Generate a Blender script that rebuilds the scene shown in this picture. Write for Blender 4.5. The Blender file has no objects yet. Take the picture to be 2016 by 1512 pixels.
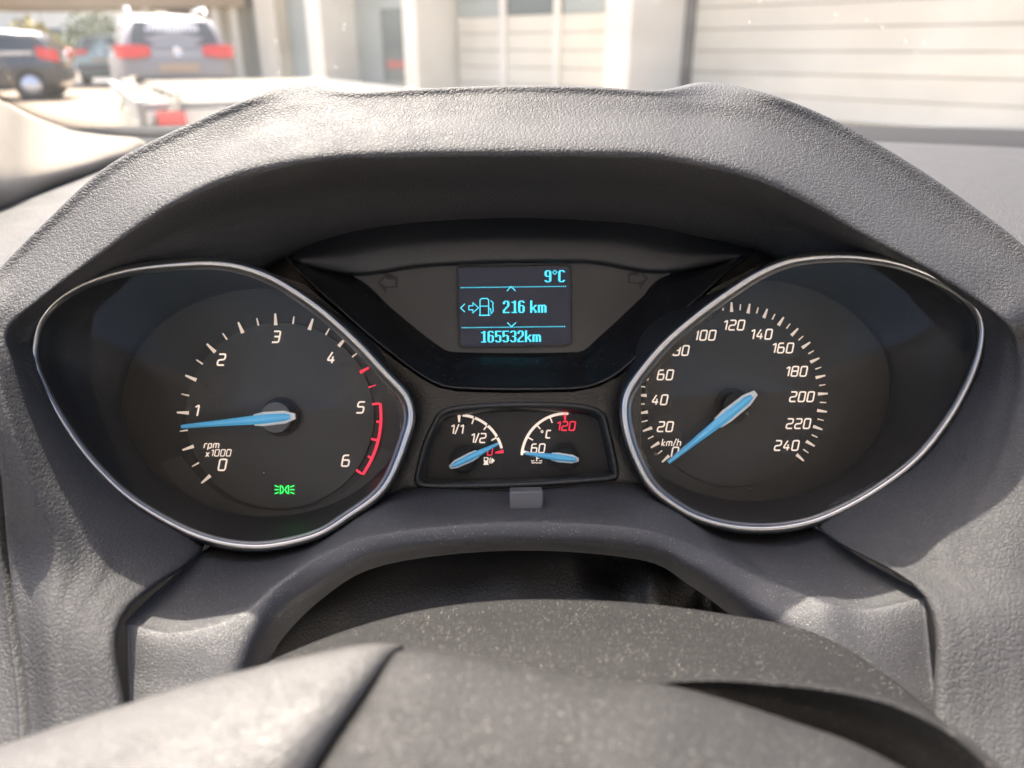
import bpy, bmesh, math, random
from mathutils import Vector, Matrix
from mathutils.geometry import tessellate_polygon
random.seed(7)
R = math.radians
S = bpy.context.scene
COL = S.collection

# ------------------------------------------------------------------ camera, sky, sun, exposure
PITCH = R(23.6)
CAMZ = 1.10
FPX = 1515.0
cam_d = bpy.data.cameras.new('camera')
cam = bpy.data.objects.new('camera', cam_d)
COL.objects.link(cam)
cam.location = (0, 0, CAMZ)
cam.rotation_euler = (R(90) - PITCH, 0, 0)
cam_d.sensor_width = 36.0
cam_d.lens = 36.0 * FPX / 2016.0
cam_d.clip_start = 0.01
cam_d.clip_end = 2000
cam_d.dof.use_dof = True
cam_d.dof.focus_distance = 0.29
cam_d.dof.aperture_fstop = 9.6
S.camera = cam

SUN = Vector((-0.29, 0.49, 0.82)).normalized()          # towards the sun: ahead and a little to the left
w = bpy.data.worlds.new('World'); S.world = w; w.use_nodes = True
nt = w.node_tree
sky = nt.nodes.new('ShaderNodeTexSky'); sky.sky_type = 'NISHITA'; sky.sun_disc = False
sky.sun_elevation = math.asin(SUN.z)
sky.sun_rotation = math.atan2(SUN.x, SUN.y)
sky.air_density = 0.7; sky.dust_density = 5.0
nt.links.new(sky.outputs[0], nt.nodes['Background'].inputs[0])
nt.nodes['Background'].inputs[1].default_value = 0.15
sd = bpy.data.lights.new('sun', 'SUN'); sd.energy = 3.1; sd.angle = R(0.53); sd.color = (1.0, 0.92, 0.79)
so = bpy.data.objects.new('sun', sd); COL.objects.link(so)
so.rotation_euler = (-SUN).to_track_quat('-Z', 'Y').to_euler()
S.view_settings.view_transform = 'Standard'
S.view_settings.look = 'None'
S.view_settings.gamma = 1.0
S.view_settings.use_curve_mapping = False
S.view_settings.exposure = 2.15
S.cycles.use_denoising = True
S.cycles.max_bounces = 8
S.cycles.transparent_max_bounces = 16
S.cycles.caustics_reflective = False
S.cycles.caustics_refractive = False

# ------------------------------------------------------------------ helpers
CP, SP = math.cos(PITCH), math.sin(PITCH)
CPX, CPY = 1008.0, 756.0
def P(px, py, d):
    """a point of the photograph (2016 x 1512) at distance d along the viewing axis, in metres"""
    u = (px - CPX) / FPX * d; v = (CPY - py) / FPX * d
    return Vector((u, d * CP + v * SP, CAMZ - d * SP + v * CP))
def PG(px, py, y):
    """a point at forward distance y (metres on the ground plan)"""
    v = (CPY - py) / FPX
    k = y / (CP + v * SP)
    return Vector(((px - CPX) / FPX * k, y, CAMZ + (-SP + v * CP) * k))
VIEW = Vector((0, CP, -SP))
OFF = {}
def root(name, loc, label, cat, group=None):
    o = bpy.data.objects.new(name, None); COL.objects.link(o)
    o.location = loc; o['label'] = label; o['category'] = cat
    o.empty_display_size = 0.05
    if group: o['group'] = group
    OFF[o.name] = Vector(loc)
    return o
def mesh(name, verts, faces, mat, parent=None, smooth=False, label=None, cat=None, group=None, kind=None, recalc=True):
    off = OFF[parent.name] if parent else Vector((0, 0, 0))
    if parent is None and len(verts):
        lo = [min(v[i] for v in verts) for i in range(3)]; hi = [max(v[i] for v in verts) for i in range(3)]
        off = Vector(((lo[0] + hi[0]) / 2, (lo[1] + hi[1]) / 2, lo[2]))
    me = bpy.data.meshes.new(name)
    me.from_pydata([tuple(Vector(v) - off) for v in verts], [], faces)
    if recalc:
        bm = bmesh.new(); bm.from_mesh(me)
        bmesh.ops.remove_doubles(bm, verts=bm.verts, dist=1e-7)
        bmesh.ops.recalc_face_normals(bm, faces=bm.faces); bm.to_mesh(me); bm.free()
    me.materials.append(mat)
    if smooth:
        for p in me.polygons: p.use_smooth = True
    o = bpy.data.objects.new(name, me); COL.objects.link(o)
    if parent: o.parent = parent
    else: o.location = off
    OFF[o.name] = off
    if label: o['label'] = label
    if cat: o['category'] = cat
    if group: o['group'] = group
    if kind: o['kind'] = kind
    return o
def cr(p0, p1, p2, p3, t):
    return 0.5 * ((2 * p1) + (p2 - p0) * t + (2 * p0 - 5 * p1 + 4 * p2 - p3) * t * t + (3 * p1 - p0 - 3 * p2 + p3) * t ** 3)
def spline(pts, n, closed=False):
    """n samples per span"""
    pts = [Vector(p) for p in pts]; N = len(pts); out = []
    spans = N if closed else N - 1
    for i in range(spans):
        if closed: a, b, c, d = pts[i - 1], pts[i], pts[(i + 1) % N], pts[(i + 2) % N]
        else: a, b, c, d = pts[max(i - 1, 0)], pts[i], pts[i + 1], pts[min(i + 2, N - 1)]
        for k in range(n): out.append(cr(a, b, c, d, k / n))
    if not closed: out.append(pts[-1])
    return out
def resample(pts, n, closed=False):
    q = list(pts) + ([pts[0]] if closed else [])
    L = [0.0]
    for a, b in zip(q, q[1:]): L.append(L[-1] + (b - a).length)
    out = []; j = 0
    m = n if closed else n - 1
    for i in range(n):
        s = L[-1] * i / m
        while j < len(q) - 2 and L[j + 1] < s: j += 1
        seg = L[j + 1] - L[j]
        out.append(q[j].lerp(q[j + 1], 0 if seg == 0 else min(1, (s - L[j]) / seg)))
    return out
def grid_faces(rows, cols, closed=False):
    f = []
    for r in range(rows - 1):
        for c in range(cols if closed else cols - 1):
            d = (c + 1) % cols
            f.append((r * cols + c, r * cols + d, (r + 1) * cols + d, (r + 1) * cols + c))
    return f
def loft(name, stations, mat, parent, nu=6, nv=6, **kw):
    """stations: list of cross sections, each a list of world points; smooth both ways"""
    cross = [spline(s, nv) for s in stations]
    k = len(cross[0])
    cols = [spline([c[i] for c in cross], nu) for i in range(k)]
    n = len(cols[0])
    verts = [cols[i][j] for i in range(k) for j in range(n)]
    return mesh(name, verts, grid_faces(k, n), mat, parent, smooth=True, **kw)
def stack(name, loops, mat, parent, closed=True, smooth=True, cap=False, **kw):
    n = len(loops[0]); verts = [p for l in loops for p in l]
    f = grid_faces(len(loops), n, closed)
    if cap: f += [tuple(range(n)), tuple(range((len(loops) - 1) * n, len(loops) * n))]
    return mesh(name, verts, f, mat, parent, smooth=smooth, **kw)
def plate(name, poly, mat, parent, thick=0.0006, holes=(), **kw):
    """a flat polygon of world points, made solid along the viewing axis"""
    loops = [list(poly)] + [list(h) for h in holes]
    flat = [p for l in loops for p in l]
    tris = tessellate_polygon([[Vector(p) for p in l] for l in loops])
    n = len(flat); back = [p + VIEW * thick for p in flat]
    f = [tuple(t) for t in tris] + [tuple(i + n for i in reversed(t)) for t in tris]
    s = 0
    for l in loops:
        m = len(l)
        for i in range(m):
            a, b = s + i, s + (i + 1) % m
            f.append((a, b, b + n, a + n))
        s += m
    return mesh(name, flat + back, f, mat, parent, **kw)
def bevel(o, wd, seg=2):
    m = o.modifiers.new('bevel', 'BEVEL'); m.width = wd; m.segments = seg; m.limit_method = 'ANGLE'; m.angle_limit = R(35)
    for p in o.data.polygons: p.use_smooth = True
    o.data.set_sharp_from_angle(angle=R(50)) if hasattr(o.data, 'set_sharp_from_angle') else None
    return o
def box(name, lo, hi, mat, parent=None, bv=0, rot=None, **kw):
    v = [Vector((x, y, z)) for x in (lo[0], hi[0]) for y in (lo[1], hi[1]) for z in (lo[2], hi[2])]
    if rot: v = [rot @ p for p in v]
    f = [(0, 1, 3, 2), (4, 6, 7, 5), (0, 4, 5, 1), (2, 3, 7, 6), (0, 2, 6, 4), (1, 5, 7, 3)]
    o = mesh(name, v, f, mat, parent, **kw)
    if bv: bevel(o, bv)
    return o

# ------------------------------------------------------------------ materials
def mat(name, col, rough=0.5, metal=0.0, spec=0.5, emit=None, estr=0.0, coat=0.0):
    m = bpy.data.materials.new(name); m.use_nodes = True
    b = m.node_tree.nodes['Principled BSDF']
    b.inputs['Base Color'].default_value = (*col, 1); b.inputs['Roughness'].default_value = rough
    b.inputs['Metallic'].default_value = metal; b.inputs['Specular IOR Level'].default_value = spec
    b.inputs['Coat Weight'].default_value = coat; b.inputs['Coat Roughness'].default_value = 0.05
    if emit: b.inputs['Emission Color'].default_value = (*emit, 1); b.inputs['Emission Strength'].default_value = estr
    return m
def N(m, t): return m.node_tree.nodes.new(t)
def L(m, a, b): m.node_tree.links.new(a, b)
def math_node(m, op, a, b=None, c=None):
    n = N(m, 'ShaderNodeMath'); n.operation = op
    for i, x in enumerate((a, b, c)):
        if x is None: continue
        if isinstance(x, (int, float)): n.inputs[i].default_value = x
        else: L(m, x, n.inputs[i])
    return n.outputs[0]
def maprange(m, x, a, b, c=0.0, d=1.0):
    n = N(m, 'ShaderNodeMapRange'); L(m, x, n.inputs[0])
    for i, q in enumerate((a, b, c, d)): n.inputs[i + 1].default_value = q
    return n.outputs[0]
def noise(m, vec, scale, detail=3, rough=0.5):
    n = N(m, 'ShaderNodeTexNoise'); n.inputs['Scale'].default_value = scale
    n.inputs['Detail'].default_value = detail; n.inputs['Roughness'].default_value = rough
    L(m, vec, n.inputs['Vector']); return n
def voronoi(m, vec, scale, feature='F1'):
    n = N(m, 'ShaderNodeTexVoronoi'); n.feature = feature; n.inputs['Scale'].default_value = scale
    L(m, vec, n.inputs['Vector']); return n
def dust(m, vec, base, scales, amount, colour):
    """sparse pale grains lying on a surface: cells picked at random, each a small dot"""
    fac = None
    for sc, rad, keep in scales:
        v = voronoi(m, vec, sc)
        v.inputs['Randomness'].default_value = 1.0
        sep = N(m, 'ShaderNodeSeparateColor'); L(m, v.outputs['Color'], sep.inputs[0])
        dot = maprange(m, v.outputs['Distance'], rad, rad * 0.45)
        pick = math_node(m, 'GREATER_THAN', sep.outputs[0], 1 - keep)
        amp = maprange(m, sep.outputs[1], 0, 1, 0.25, 1.0)
        f = math_node(m, 'MULTIPLY', math_node(m, 'MULTIPLY', dot, pick), amp)
        fac = f if fac is None else math_node(m, 'MAXIMUM', fac, f)
    patch = noise(m, vec, 38, 4, 0.65)
    fac = math_node(m, 'MULTIPLY', math_node(m, 'MULTIPLY', fac, maprange(m, patch.outputs[0], 0.38, 0.66, 0.3, 1.0)), amount)
    mix = N(m, 'ShaderNodeMix'); mix.data_type = 'RGBA'
    L(m, fac, mix.inputs[0]); L(m, base, mix.inputs[6]); mix.inputs[7].default_value = (*colour, 1)
    return mix.outputs[2]
def leather(name, col, cell, depth, rough=0.5, dusty=0.0, film=0.0, spec=0.5, stretch=(1, 1, 1)):
    m = mat(name, col, rough, 0, spec); b = m.node_tree.nodes['Principled BSDF']
    tc = N(m, 'ShaderNodeTexCoord'); mp = N(m, 'ShaderNodeMapping'); L(m, tc.outputs['Object'], mp.inputs[0])
    mp.inputs['Scale'].default_value = stretch
    vec0 = mp.outputs[0]
    wob = noise(m, vec0, 0.35 / cell, 2)
    vm = N(m, 'ShaderNodeVectorMath'); vm.operation = 'MULTIPLY_ADD'
    L(m, wob.outputs['Color'], vm.inputs[0]); vm.inputs[1].default_value = (cell * 1.6,) * 3; L(m, vec0, vm.inputs[2])
    v = voronoi(m, vm.outputs[0], 1 / cell, 'DISTANCE_TO_EDGE')
    h = maprange(m, v.outputs['Distance'], 0.0, 0.22)
    v2 = voronoi(m, vm.outputs[0], 2.3 / cell, 'DISTANCE_TO_EDGE')
    h2 = maprange(m, v2.outputs['Distance'], 0.0, 0.3)
    n2 = noise(m, vec0, 0.12 / cell, 2)
    h2w = math_node(m, 'MULTIPLY', h2, 0.45)
    hh = math_node(m, 'ADD', h, h2w)
    hh = math_node(m, 'MULTIPLY', hh, maprange(m, n2.outputs[0], 0.3, 0.75, 0.55, 1.1))
    fine = noise(m, vec0, 5 / cell, 2)
    hh = math_node(m, 'ADD', hh, math_node(m, 'MULTIPLY', fine.outputs[0], 0.2))
    bp = N(m, 'ShaderNodeBump'); bp.inputs['Distance'].default_value = depth; bp.inputs['Strength'].default_value = 1.0
    L(m, hh, bp.inputs['Height']); L(m, bp.outputs[0], b.inputs['Normal'])
    rgb = N(m, 'ShaderNodeRGB'); rgb.outputs[0].default_value = (*col, 1)
    c = rgb.outputs[0]
    big = noise(m, vec0, 28, 4)
    mx = N(m, 'ShaderNodeMix'); mx.data_type = 'RGBA'; L(m, maprange(m, big.outputs[0], 0.35, 0.7, 0, 0.2 + film), mx.inputs[0])
    L(m, c, mx.inputs[6]); mx.inputs[7].default_value = (col[0] * 1.5 + film * .1, col[1] * 1.5 + film * .09, col[2] * 1.45 + film * .08, 1)
    c = mx.outputs[2]
    if dusty:
        c = dust(m, tc.outputs['Object'], c, [(700, 0.14, 0.14), (1700, 0.28, 0.26), (1100, 0.18, 0.2), (260, 0.06, 0.04)], dusty, (0.78, 0.72, 0.62))
    L(m, c, b.inputs['Base Color'])
    L(m, maprange(m, big.outputs[0], 0.3, 0.7, rough - 0.03, rough + 0.04), b.inputs['Roughness'])
    return m
M = {}
M['cowl'] = leather('cowl_leather', (0.043, 0.0425, 0.044), 0.0016, 0.00017, 0.6, dusty=0.12, spec=0.24)
M['dash'] = leather('dash_top_leather', (0.034, 0.033, 0.034), 0.0022, 0.00024, 0.62, dusty=0.25, spec=0.3)
M['trim'] = leather('trim_plastic', (0.036, 0.036, 0.039), 0.0009, 0.00006, 0.5, dusty=0.8)
M['column'] = leather('column_plastic', (0.011, 0.0105, 0.0105), 0.0010, 0.00010, 0.62, dusty=0.75, film=0.012, spec=0.3)
M['wheel'] = leather('wheel_leather', (0.058, 0.055, 0.053), 0.0017, 0.00012, 0.52, dusty=0.25, stretch=(1, 1.4, 1.4))
M['pad'] = leather('wheel_pad_plastic', (0.016, 0.0152, 0.0148), 0.0012, 0.0001, 0.6, dusty=0.6, film=0.01, spec=0.35)
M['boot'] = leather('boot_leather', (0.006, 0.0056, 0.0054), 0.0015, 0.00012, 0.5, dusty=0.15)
M['pillar'] = leather('pillar_fabric', (0.30, 0.26, 0.205), 0.0014, 0.00012, 0.85)
M['core'] = mat('dark_core', (0.012, 0.012, 0.013), 0.8)
def dusty_black(name, col, rough, amount, coat=0.0):
    m = mat(name, col, rough, coat=coat); b = m.node_tree.nodes['Principled BSDF']
    tc = N(m, 'ShaderNodeTexCoord'); rgb = N(m, 'ShaderNodeRGB'); rgb.outputs[0].default_value = (*col, 1)
    n = noise(m, tc.outputs['Object'], 18, 4)
    mx = N(m, 'ShaderNodeMix'); mx.data_type = 'RGBA'; L(m, maprange(m, n.outputs[0], 0.4, 0.75, 0, 0.5), mx.inputs[0])
    L(m, rgb.outputs[0], mx.inputs[6]); mx.inputs[7].default_value = (col[0] * 2.2, col[1] * 2.1, col[2] * 1.9, 1)
    c = dust(m, tc.outputs['Object'], mx.outputs[2], [(600, 0.13, 0.2), (1300, 0.2, 0.16), (170, 0.05, 0.1)], amount, (0.5, 0.47, 0.4))
    L(m, c, b.inputs['Base Color'])
    f = noise(m, tc.outputs['Object'], 1500, 2); bp = N(m, 'ShaderNodeBump'); bp.inputs['Distance'].default_value = 0.00006
    L(m, f.outputs[0], bp.inputs['Height']); L(m, bp.outputs[0], b.inputs['Normal'])
    return m
M['gloss'] = dusty_black('mask_black', (0.010, 0.010, 0.011), 0.24, 0.5)
M['panel'] = dusty_black('display_panel_plastic', (0.046, 0.045, 0.043), 0.6, 0.35)
M['well'] = dusty_black('well_black', (0.014, 0.015, 0.017), 0.45, 0.25)
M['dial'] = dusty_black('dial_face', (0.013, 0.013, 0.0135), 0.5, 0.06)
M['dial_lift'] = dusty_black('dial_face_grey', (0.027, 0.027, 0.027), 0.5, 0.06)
M['frame'] = dusty_black('gauge_frame_plastic', (0.028, 0.028, 0.027), 0.42, 0.9)
M['chrome'] = mat('satin_chrome', (0.46, 0.455, 0.45), 0.3, 1.0)
M['mark'] = mat('dial_print', (0.75, 0.66, 0.57), 0.6, emit=(1.0, 0.82, 0.68), estr=0.16)
M['mark_dim'] = mat('dial_tick_print', (0.70, 0.60, 0.50), 0.6, emit=(1.0, 0.80, 0.66), estr=0.10)
M['red'] = mat('red_print', (0.75, 0.03, 0.06), 0.6, emit=(1.0, 0.04, 0.09), estr=0.18)
M['green'] = mat('green_lamp', (0.02, 0.4, 0.06), 0.6, emit=(0.03, 1.0, 0.12), estr=0.42)
M['blue'] = mat('needle_blue', (0.10, 0.42, 0.68), 0.3, emit=(0.08, 0.42, 0.72), estr=0.07, coat=0.6)
M['white'] = mat('needle_white', (0.8, 0.8, 0.78), 0.35)
M['hub'] = dusty_black('needle_hub_plastic', (0.075, 0.075, 0.075), 0.45, 0.1)
M['hubdark'] = mat('black_hub_and_shadow_ring', (0.006, 0.006, 0.006), 0.7)
M['lcd'] = mat('lcd_glass', (0.006, 0.008, 0.016), 0.12, emit=(0.015, 0.025, 0.06), estr=0.09)
M['cyan'] = mat('lcd_cyan', (0.02, 0.2, 0.25), 0.5, emit=(0.06, 0.62, 0.82), estr=0.33)
def glass(name, refl, veil, tint=(1, 1, 1)):
    m = bpy.data.materials.new(name); m.use_nodes = True; t = m.node_tree
    t.nodes.remove(t.nodes['Principled BSDF']); out = t.nodes['Material Output']
    tr = N(m, 'ShaderNodeBsdfTransparent'); tr.inputs[0].default_value = (*tint, 1)
    gl = N(m, 'ShaderNodeBsdfGlossy'); gl.inputs['Roughness'].default_value = 0.03
    fr = N(m, 'ShaderNodeFresnel'); fr.inputs[0].default_value = 1.45
    mx = N(m, 'ShaderNodeMixShader'); L(m, math_node(m, 'MULTIPLY', fr.outputs[0], refl), mx.inputs[0])
    L(m, tr.outputs[0], mx.inputs[1]); L(m, gl.outputs[0], mx.inputs[2])
    res = mx.outputs[0]
    if veil:
        tl = N(m, 'ShaderNodeBsdfTranslucent'); tl.inputs[0].default_value = (0.9, 0.88, 0.82, 1)
        tc = N(m, 'ShaderNodeTexCoord')
        v = voronoi(m, tc.outputs['Object'], 90)
        sep = N(m, 'ShaderNodeSeparateColor'); L(m, v.outputs['Color'], sep.inputs[0])
        spot = math_node(m, 'MULTIPLY', maprange(m, v.outputs['Distance'], 0.10, 0.05), math_node(m, 'GREATER_THAN', sep.outputs[0], 0.72))
        nz = noise(m, tc.outputs['Object'], 9, 4)
        f = math_node(m, 'MAXIMUM', maprange(m, nz.outputs[0], 0.3, 0.7, veil * 0.6, veil * 1.3), math_node(m, 'MULTIPLY', spot, 0.35))
        m2 = N(m, 'ShaderNodeMixShader'); L(m, f, m2.inputs[0]); L(m, res, m2.inputs[1]); L(m, tl.outputs[0], m2.inputs[2])
        res = m2.outputs[0]
    L(m, res, out.inputs[0]); return m
M['lens'] = glass('clear_lens', 0.35, 0.004)
M['windscreen'] = glass('windscreen_glass', 0.7, 0.026)

# ================================================================== THE CAR INTERIOR
# ------------------------------------------------------------------ dashboard
dash = root('dashboard', P(1008, 1500, 0.33), 'dark grey grained dashboard with arched hood around the instrument cluster', 'dashboard')
ST = [  # outer edge, band, lip, underside, inner edge: pixel x, pixel y, depth
 [(40,1640,.203),(95,1640,.199),(150,1640,.199),(205,1640,.199),(252,1640,.202)],
 [(54,1420,.215),(105,1420,.210),(155,1420,.210),(205,1420,.210),(246,1420,.213)],
 [(32,1230,.225),(90,1225,.220),(145,1220,.221),(200,1217,.223),(240,1214,.228)],
 [(16,1090,.232),(110,1090,.230),(200,1088,.239),(300,1086,.254),(396,1074,.275)],
 [(2,930,.229),(60,950,.230),(120,965,.239),(190,980,.255),(262,984,.277)],
 [(-18,800,.231),(20,820,.232),(60,835,.240),(100,848,.255),(146,858,.277)],
 [(-36,700,.235),(-8,712,.236),(26,722,.243),(52,732,.257),(86,742,.277)],
 [(-60,600,.247),(-20,625,.249),(15,650,.252),(42,663,.264),(72,680,.277)],
 [(0,530,.262),(40,560,.257),(78,588,.253),(97,592,.265),(117,598,.279)],
 [(90,438,.270),(130,470,.265),(180,510,.257),(202,528,.269),(220,548,.281)],
 [(215,325,.277),(260,365,.270),(320,410,.259),(347,465,.276),(372,527,.287)],
 [(370,245,.283),(400,290,.276),(445,350,.260),(467,430,.286),(492,530,.302)],
 [(500,190,.287),(520,245,.280),(555,320,.260),(566,400,.288),(577,495,.313)],
 [(590,165,.298),(610,225,.281),(640,307,.260),(646,380,.288),(652,467,.315)],
 [(690,181,.285),(715,225,.276),(735,303,.260),(745,370,.288),(752,447,.316)],
 [(845,174,.283),(855,223,.274),(868,300,.259),(874,364,.287),(878,435,.3165)],
 [(1005,169,.282),(1005,222,.273),(1005,300,.259),(1005,362,.287),(1005,431,.317)],
 [(1160,171,.283),(1152,224,.274),(1142,300,.259),(1136,365,.287),(1132,434,.3165)],
 [(1300,178,.285),(1290,228,.276),(1275,303,.260),(1265,372,.288),(1260,443,.316)],
 [(1400,163,.298),(1385,230,.281),(1370,316,.260),(1361,390,.288),(1360,462,.315)],
 [(1520,187,.287),(1500,250,.280),(1480,343,.260),(1479,415,.288),(1488,490,.313)],
 [(1650,240,.285),(1620,300,.277),(1590,393,.260),(1580,450,.286),(1568,516,.302)],
 [(1790,320,.280),(1750,385,.272),(1700,458,.258),(1695,490,.276),(1690,516,.288)],
 [(1910,402,.273),(1870,460,.267),(1820,523,.256),(1810,530,.271),(1798,534,.282)],
 [(2010,480,.265),(1975,530,.260),(1925,590,.255),(1902,588,.268),(1878,574,.280)],
 [(2090,570,.255),(2050,600,.253),(1985,638,.252),(1957,634,.263),(1923,628,.278)],
 [(2150,660,.246),(2070,672,.250),(2005,680,.254),(1966,685,.263),(1926,690,.277)],
 [(2160,770,.240),(2075,770,.245),(2010,768,.251),(1952,765,.261),(1903,760,.277)],
 [(2150,960,.232),(2050,950,.238),(1960,937,.246),(1878,922,.259),(1798,904,.277)],
 [(2140,1110,.224),(1980,1105,.228),(1850,1090,.238),(1725,1065,.254),(1612,1028,.275)],
 [(2130,1230,.217),(2010,1220,.218),(1945,1205,.220),(1884,1190,.223),(1821,1174,.228)],
 [(2120,1420,.210),(2020,1420,.208),(1955,1420,.209),(1897,1420,.210),(1839,1420,.213)],
 [(2120,1640,.200),(2020,1640,.198),(1955,1640,.198),(1905,1640,.199),(1852,1640,.202)],
]
CAMP = Vector((0, 0, CAMZ))
sts = []
for i, s in enumerate(ST):
    s = list(s)
    if 7 <= i <= 25: s[2] = (s[2][0], s[2][1], s[2][2] - .006); s[1] = (s[1][0], s[1][1], s[1][2] - .003)
    n_ = len(ST) - 1
    fwd = {0: .016, 1: .009, 2: .004, 3: .001}.get(min(i, n_ - i), 0)
    s = [(a, b, c - fwd * k) for (a, b, c), k in zip(s, (1, 1, 1, 1, 1))]
    crest = tuple(s[0][k] * .6 + s[1][k] * .4 for k in range(3))
    crest = {13: (602, 196, .285), 14: (702, 197, .280), 15: (850, 191, .279), 16: (1005, 187, .2775), 17: (1156, 189, .279), 18: (1294, 195, .280), 19: (1390, 197, .285)}.get(i, crest)
    s.insert(1, crest)
    if 8 <= i <= 24: bulge = max(0.0, min(1.0, (8 - abs(i - 16)) / 4))
    else: bulge = 0.0
    lo_ = tuple(s[3][k] * .68 + s[4][k] * .32 for k in range(3)); up_ = tuple(s[2][k] * .42 + s[3][k] * .58 for k in range(3))
    s.insert(4, (lo_[0], lo_[1], lo_[2] - .0048 * bulge)); s.insert(3, (up_[0], up_[1], up_[2] - .0022 * bulge))
    pts = [P(*q) for q in s]
    if 8 <= i <= 24: back = [pts[0] + Vector((0, .055, -.045)), pts[0] + Vector((0, .022, -.006))]
    else:
        sx = -1 if i < 8 else 1
        back = [pts[0] + Vector((sx * .004, .03, -.012)), pts[0] + Vector((sx * .002, .010, -.003))]
    sts.append(back + pts + [CAMP + (pts[-1] - CAMP) * 1.07])
cowl = loft('cowl', sts, M['cowl'], dash, nu=7, nv=7)

EP = []
for x, y, d in ((-90, 560, .255), (-52, 700, .242), (-30, 800, .238), (-10, 930, .236), (4, 1090, .234), (22, 1230, .224), (44, 1420, .205), (34, 1640, .184)):
    a = P(x, y, d); EP.append([a + VIEW * .012 + Vector((.004, 0, 0)), a + Vector((.0005, 0, 0)), a + Vector((-.004, .001, .0)), a + Vector((-.03, .008, .001)), a + Vector((-.09, .03, .0))])
loft('end_panel', EP, M['cowl'], dash, nu=6, nv=5)
# long top of the dashboard running out to the windscreen
rows = []
for yy, dz in ((.20, -.128), (.24, -.096), (.30, -.083), (.42, -.079), (.58, -.077), (.72, -.078), (.795, -.081), (.82, -.090), (.822, -.104)):
    rows.append([Vector((x, max(yy * (1 - .10 * min(1, (abs(x) / .6)) ** 2), .345 + yy * .02 if abs(x) < .2 else 0), CAMZ + dz - .03 * min(1, abs(x) / .75) ** 4 - (.014 * min(1, max(0, (-.2 - x) / .08))))) for x in (-.62, -.5, -.36, -.26, -.19, -.1, .05, .19, .26, .35, .5, .7, .9)])
loft('dash_top', rows, M['dash'], dash, nu=4, nv=4)
rows = []
for yy, dz in ((.80, -.100), (.84, -.089), (.90, -.084), (.99, -.084), (1.02, -.110)):
    rows.append([Vector((x, yy * (1 - .14 * min(1, (abs(x) / .7)) ** 2), CAMZ + dz)) for x in (-.7, -.5, -.3, -.1, .1, .3, .5, .7, .9)])
loft('demister_strip', rows, mat('demister_grille', (.02, .02, .021), .85, spec=.2), dash, nu=4, nv=4)
# the dark carrier behind the trims
box('carrier', (-.30, .345, CAMZ - .42), (.32, .36, CAMZ - .135), M['core'], dash)
box('carrier', (-.30, .19, CAMZ - .44), (.32, .345, CAMZ - .40), M['core'], dash)

# steering column surround
CS = [
 [(407,1084,.278),(330,1152,.256),(262,1216,.237),(258,1240,.232),(262,1330,.225),(270,1440,.217)],
 [(473,1088,.281),(402,1170,.255),(340,1234,.237),(338,1258,.232),(345,1340,.225),(347,1440,.217)],
 [(540,1085,.282),(476,1160,.257),(422,1220,.239),(424,1245,.234),(430,1330,.226),(425,1440,.218)],
 [(625,1064,.283),(550,1130,.259),(488,1192,.242),(492,1214,.238),(482,1290,.230),(468,1420,.222)],
 [(692,1022,.284),(630,1080,.263),(560,1132,.249),(560,1152,.245),(545,1225,.243),(528,1290,.252)],
 [(747,987,.286),(700,1030,.269),(650,1074,.256),(652,1094,.252),(640,1146,.250),(632,1180,.260)],
 [(817,969,.288),(790,1000,.273),(762,1040,.258),(762,1058,.254),(760,1090,.254),(758,1112,.264)],
 [(1010,974,.289),(1010,1000,.274),(1010,1020,.260),(1010,1038,.256),(1010,1068,.256),(1010,1084,.266)],
 [(1222,960,.288),(1235,990,.273),(1252,1030,.258),(1252,1048,.254),(1256,1080,.254),(1260,1102,.264)],
 [(1292,977,.286),(1335,1020,.269),(1370,1066,.256),(1368,1086,.252),(1362,1120,.250),(1358,1152,.260)],
 [(1400,1042,.284),(1440,1085,.265),(1482,1122,.250),(1478,1142,.246),(1458,1182,.244),(1444,1215,.254)],
 [(1480,1058,.283),(1530,1110,.259),(1568,1154,.244),(1562,1176,.240),(1540,1235,.236),(1525,1290,.244)],
 [(1540,1056,.282),(1592,1120,.257),(1628,1176,.240),(1624,1200,.235),(1626,1290,.228),(1622,1440,.219)],
 [(1580,1048,.281),(1652,1120,.256),(1702,1188,.238),(1702,1212,.233),(1704,1310,.225),(1704,1440,.217)],
 [(1609,1044,.278),(1712,1112,.256),(1808,1168,.237),(1812,1190,.232),(1824,1310,.224),(1836,1440,.216)],
]
sts = []
for i, s in enumerate(CS):
    if i < 3 or i > 11: s = [(a, b, c - (0, .002, .004, .004, .004, .004)[k]) for k, (a, b, c) in enumerate(s)]
    elif i in (3, 11): s = [(a, b, c - (0, .001, .002, .002, .002, .002)[k]) for k, (a, b, c) in enumerate(s)]
    p = [P(*q) for q in s]
    sts.append([p[0] + VIEW * .012] + p + [p[-1] + VIEW * .012])
sts = [[p + VIEW * .02 + Vector((.0006, 0, 0)) for p in sts[0]]] + [[p + VIEW * .0004 for p in sts[0]]] + sts + [[p + VIEW * .0004 for p in sts[-1]]] + [[p + VIEW * .02 - Vector((.0006, 0, 0)) for p in sts[-1]]]
loft('column_surround', sts, M['trim'], dash, nu=5, nv=6)
# small catch on the surround below the gauge window
clip = plate('catch', [P(x, y, .272) for x, y in ((1003, 968), (1070, 967), (1070, 1003), (1003, 1004))], mat('catch_plastic', (.10, .10, .105), .45), dash, thick=.012)
bevel(clip, .0008, 3)
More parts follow.
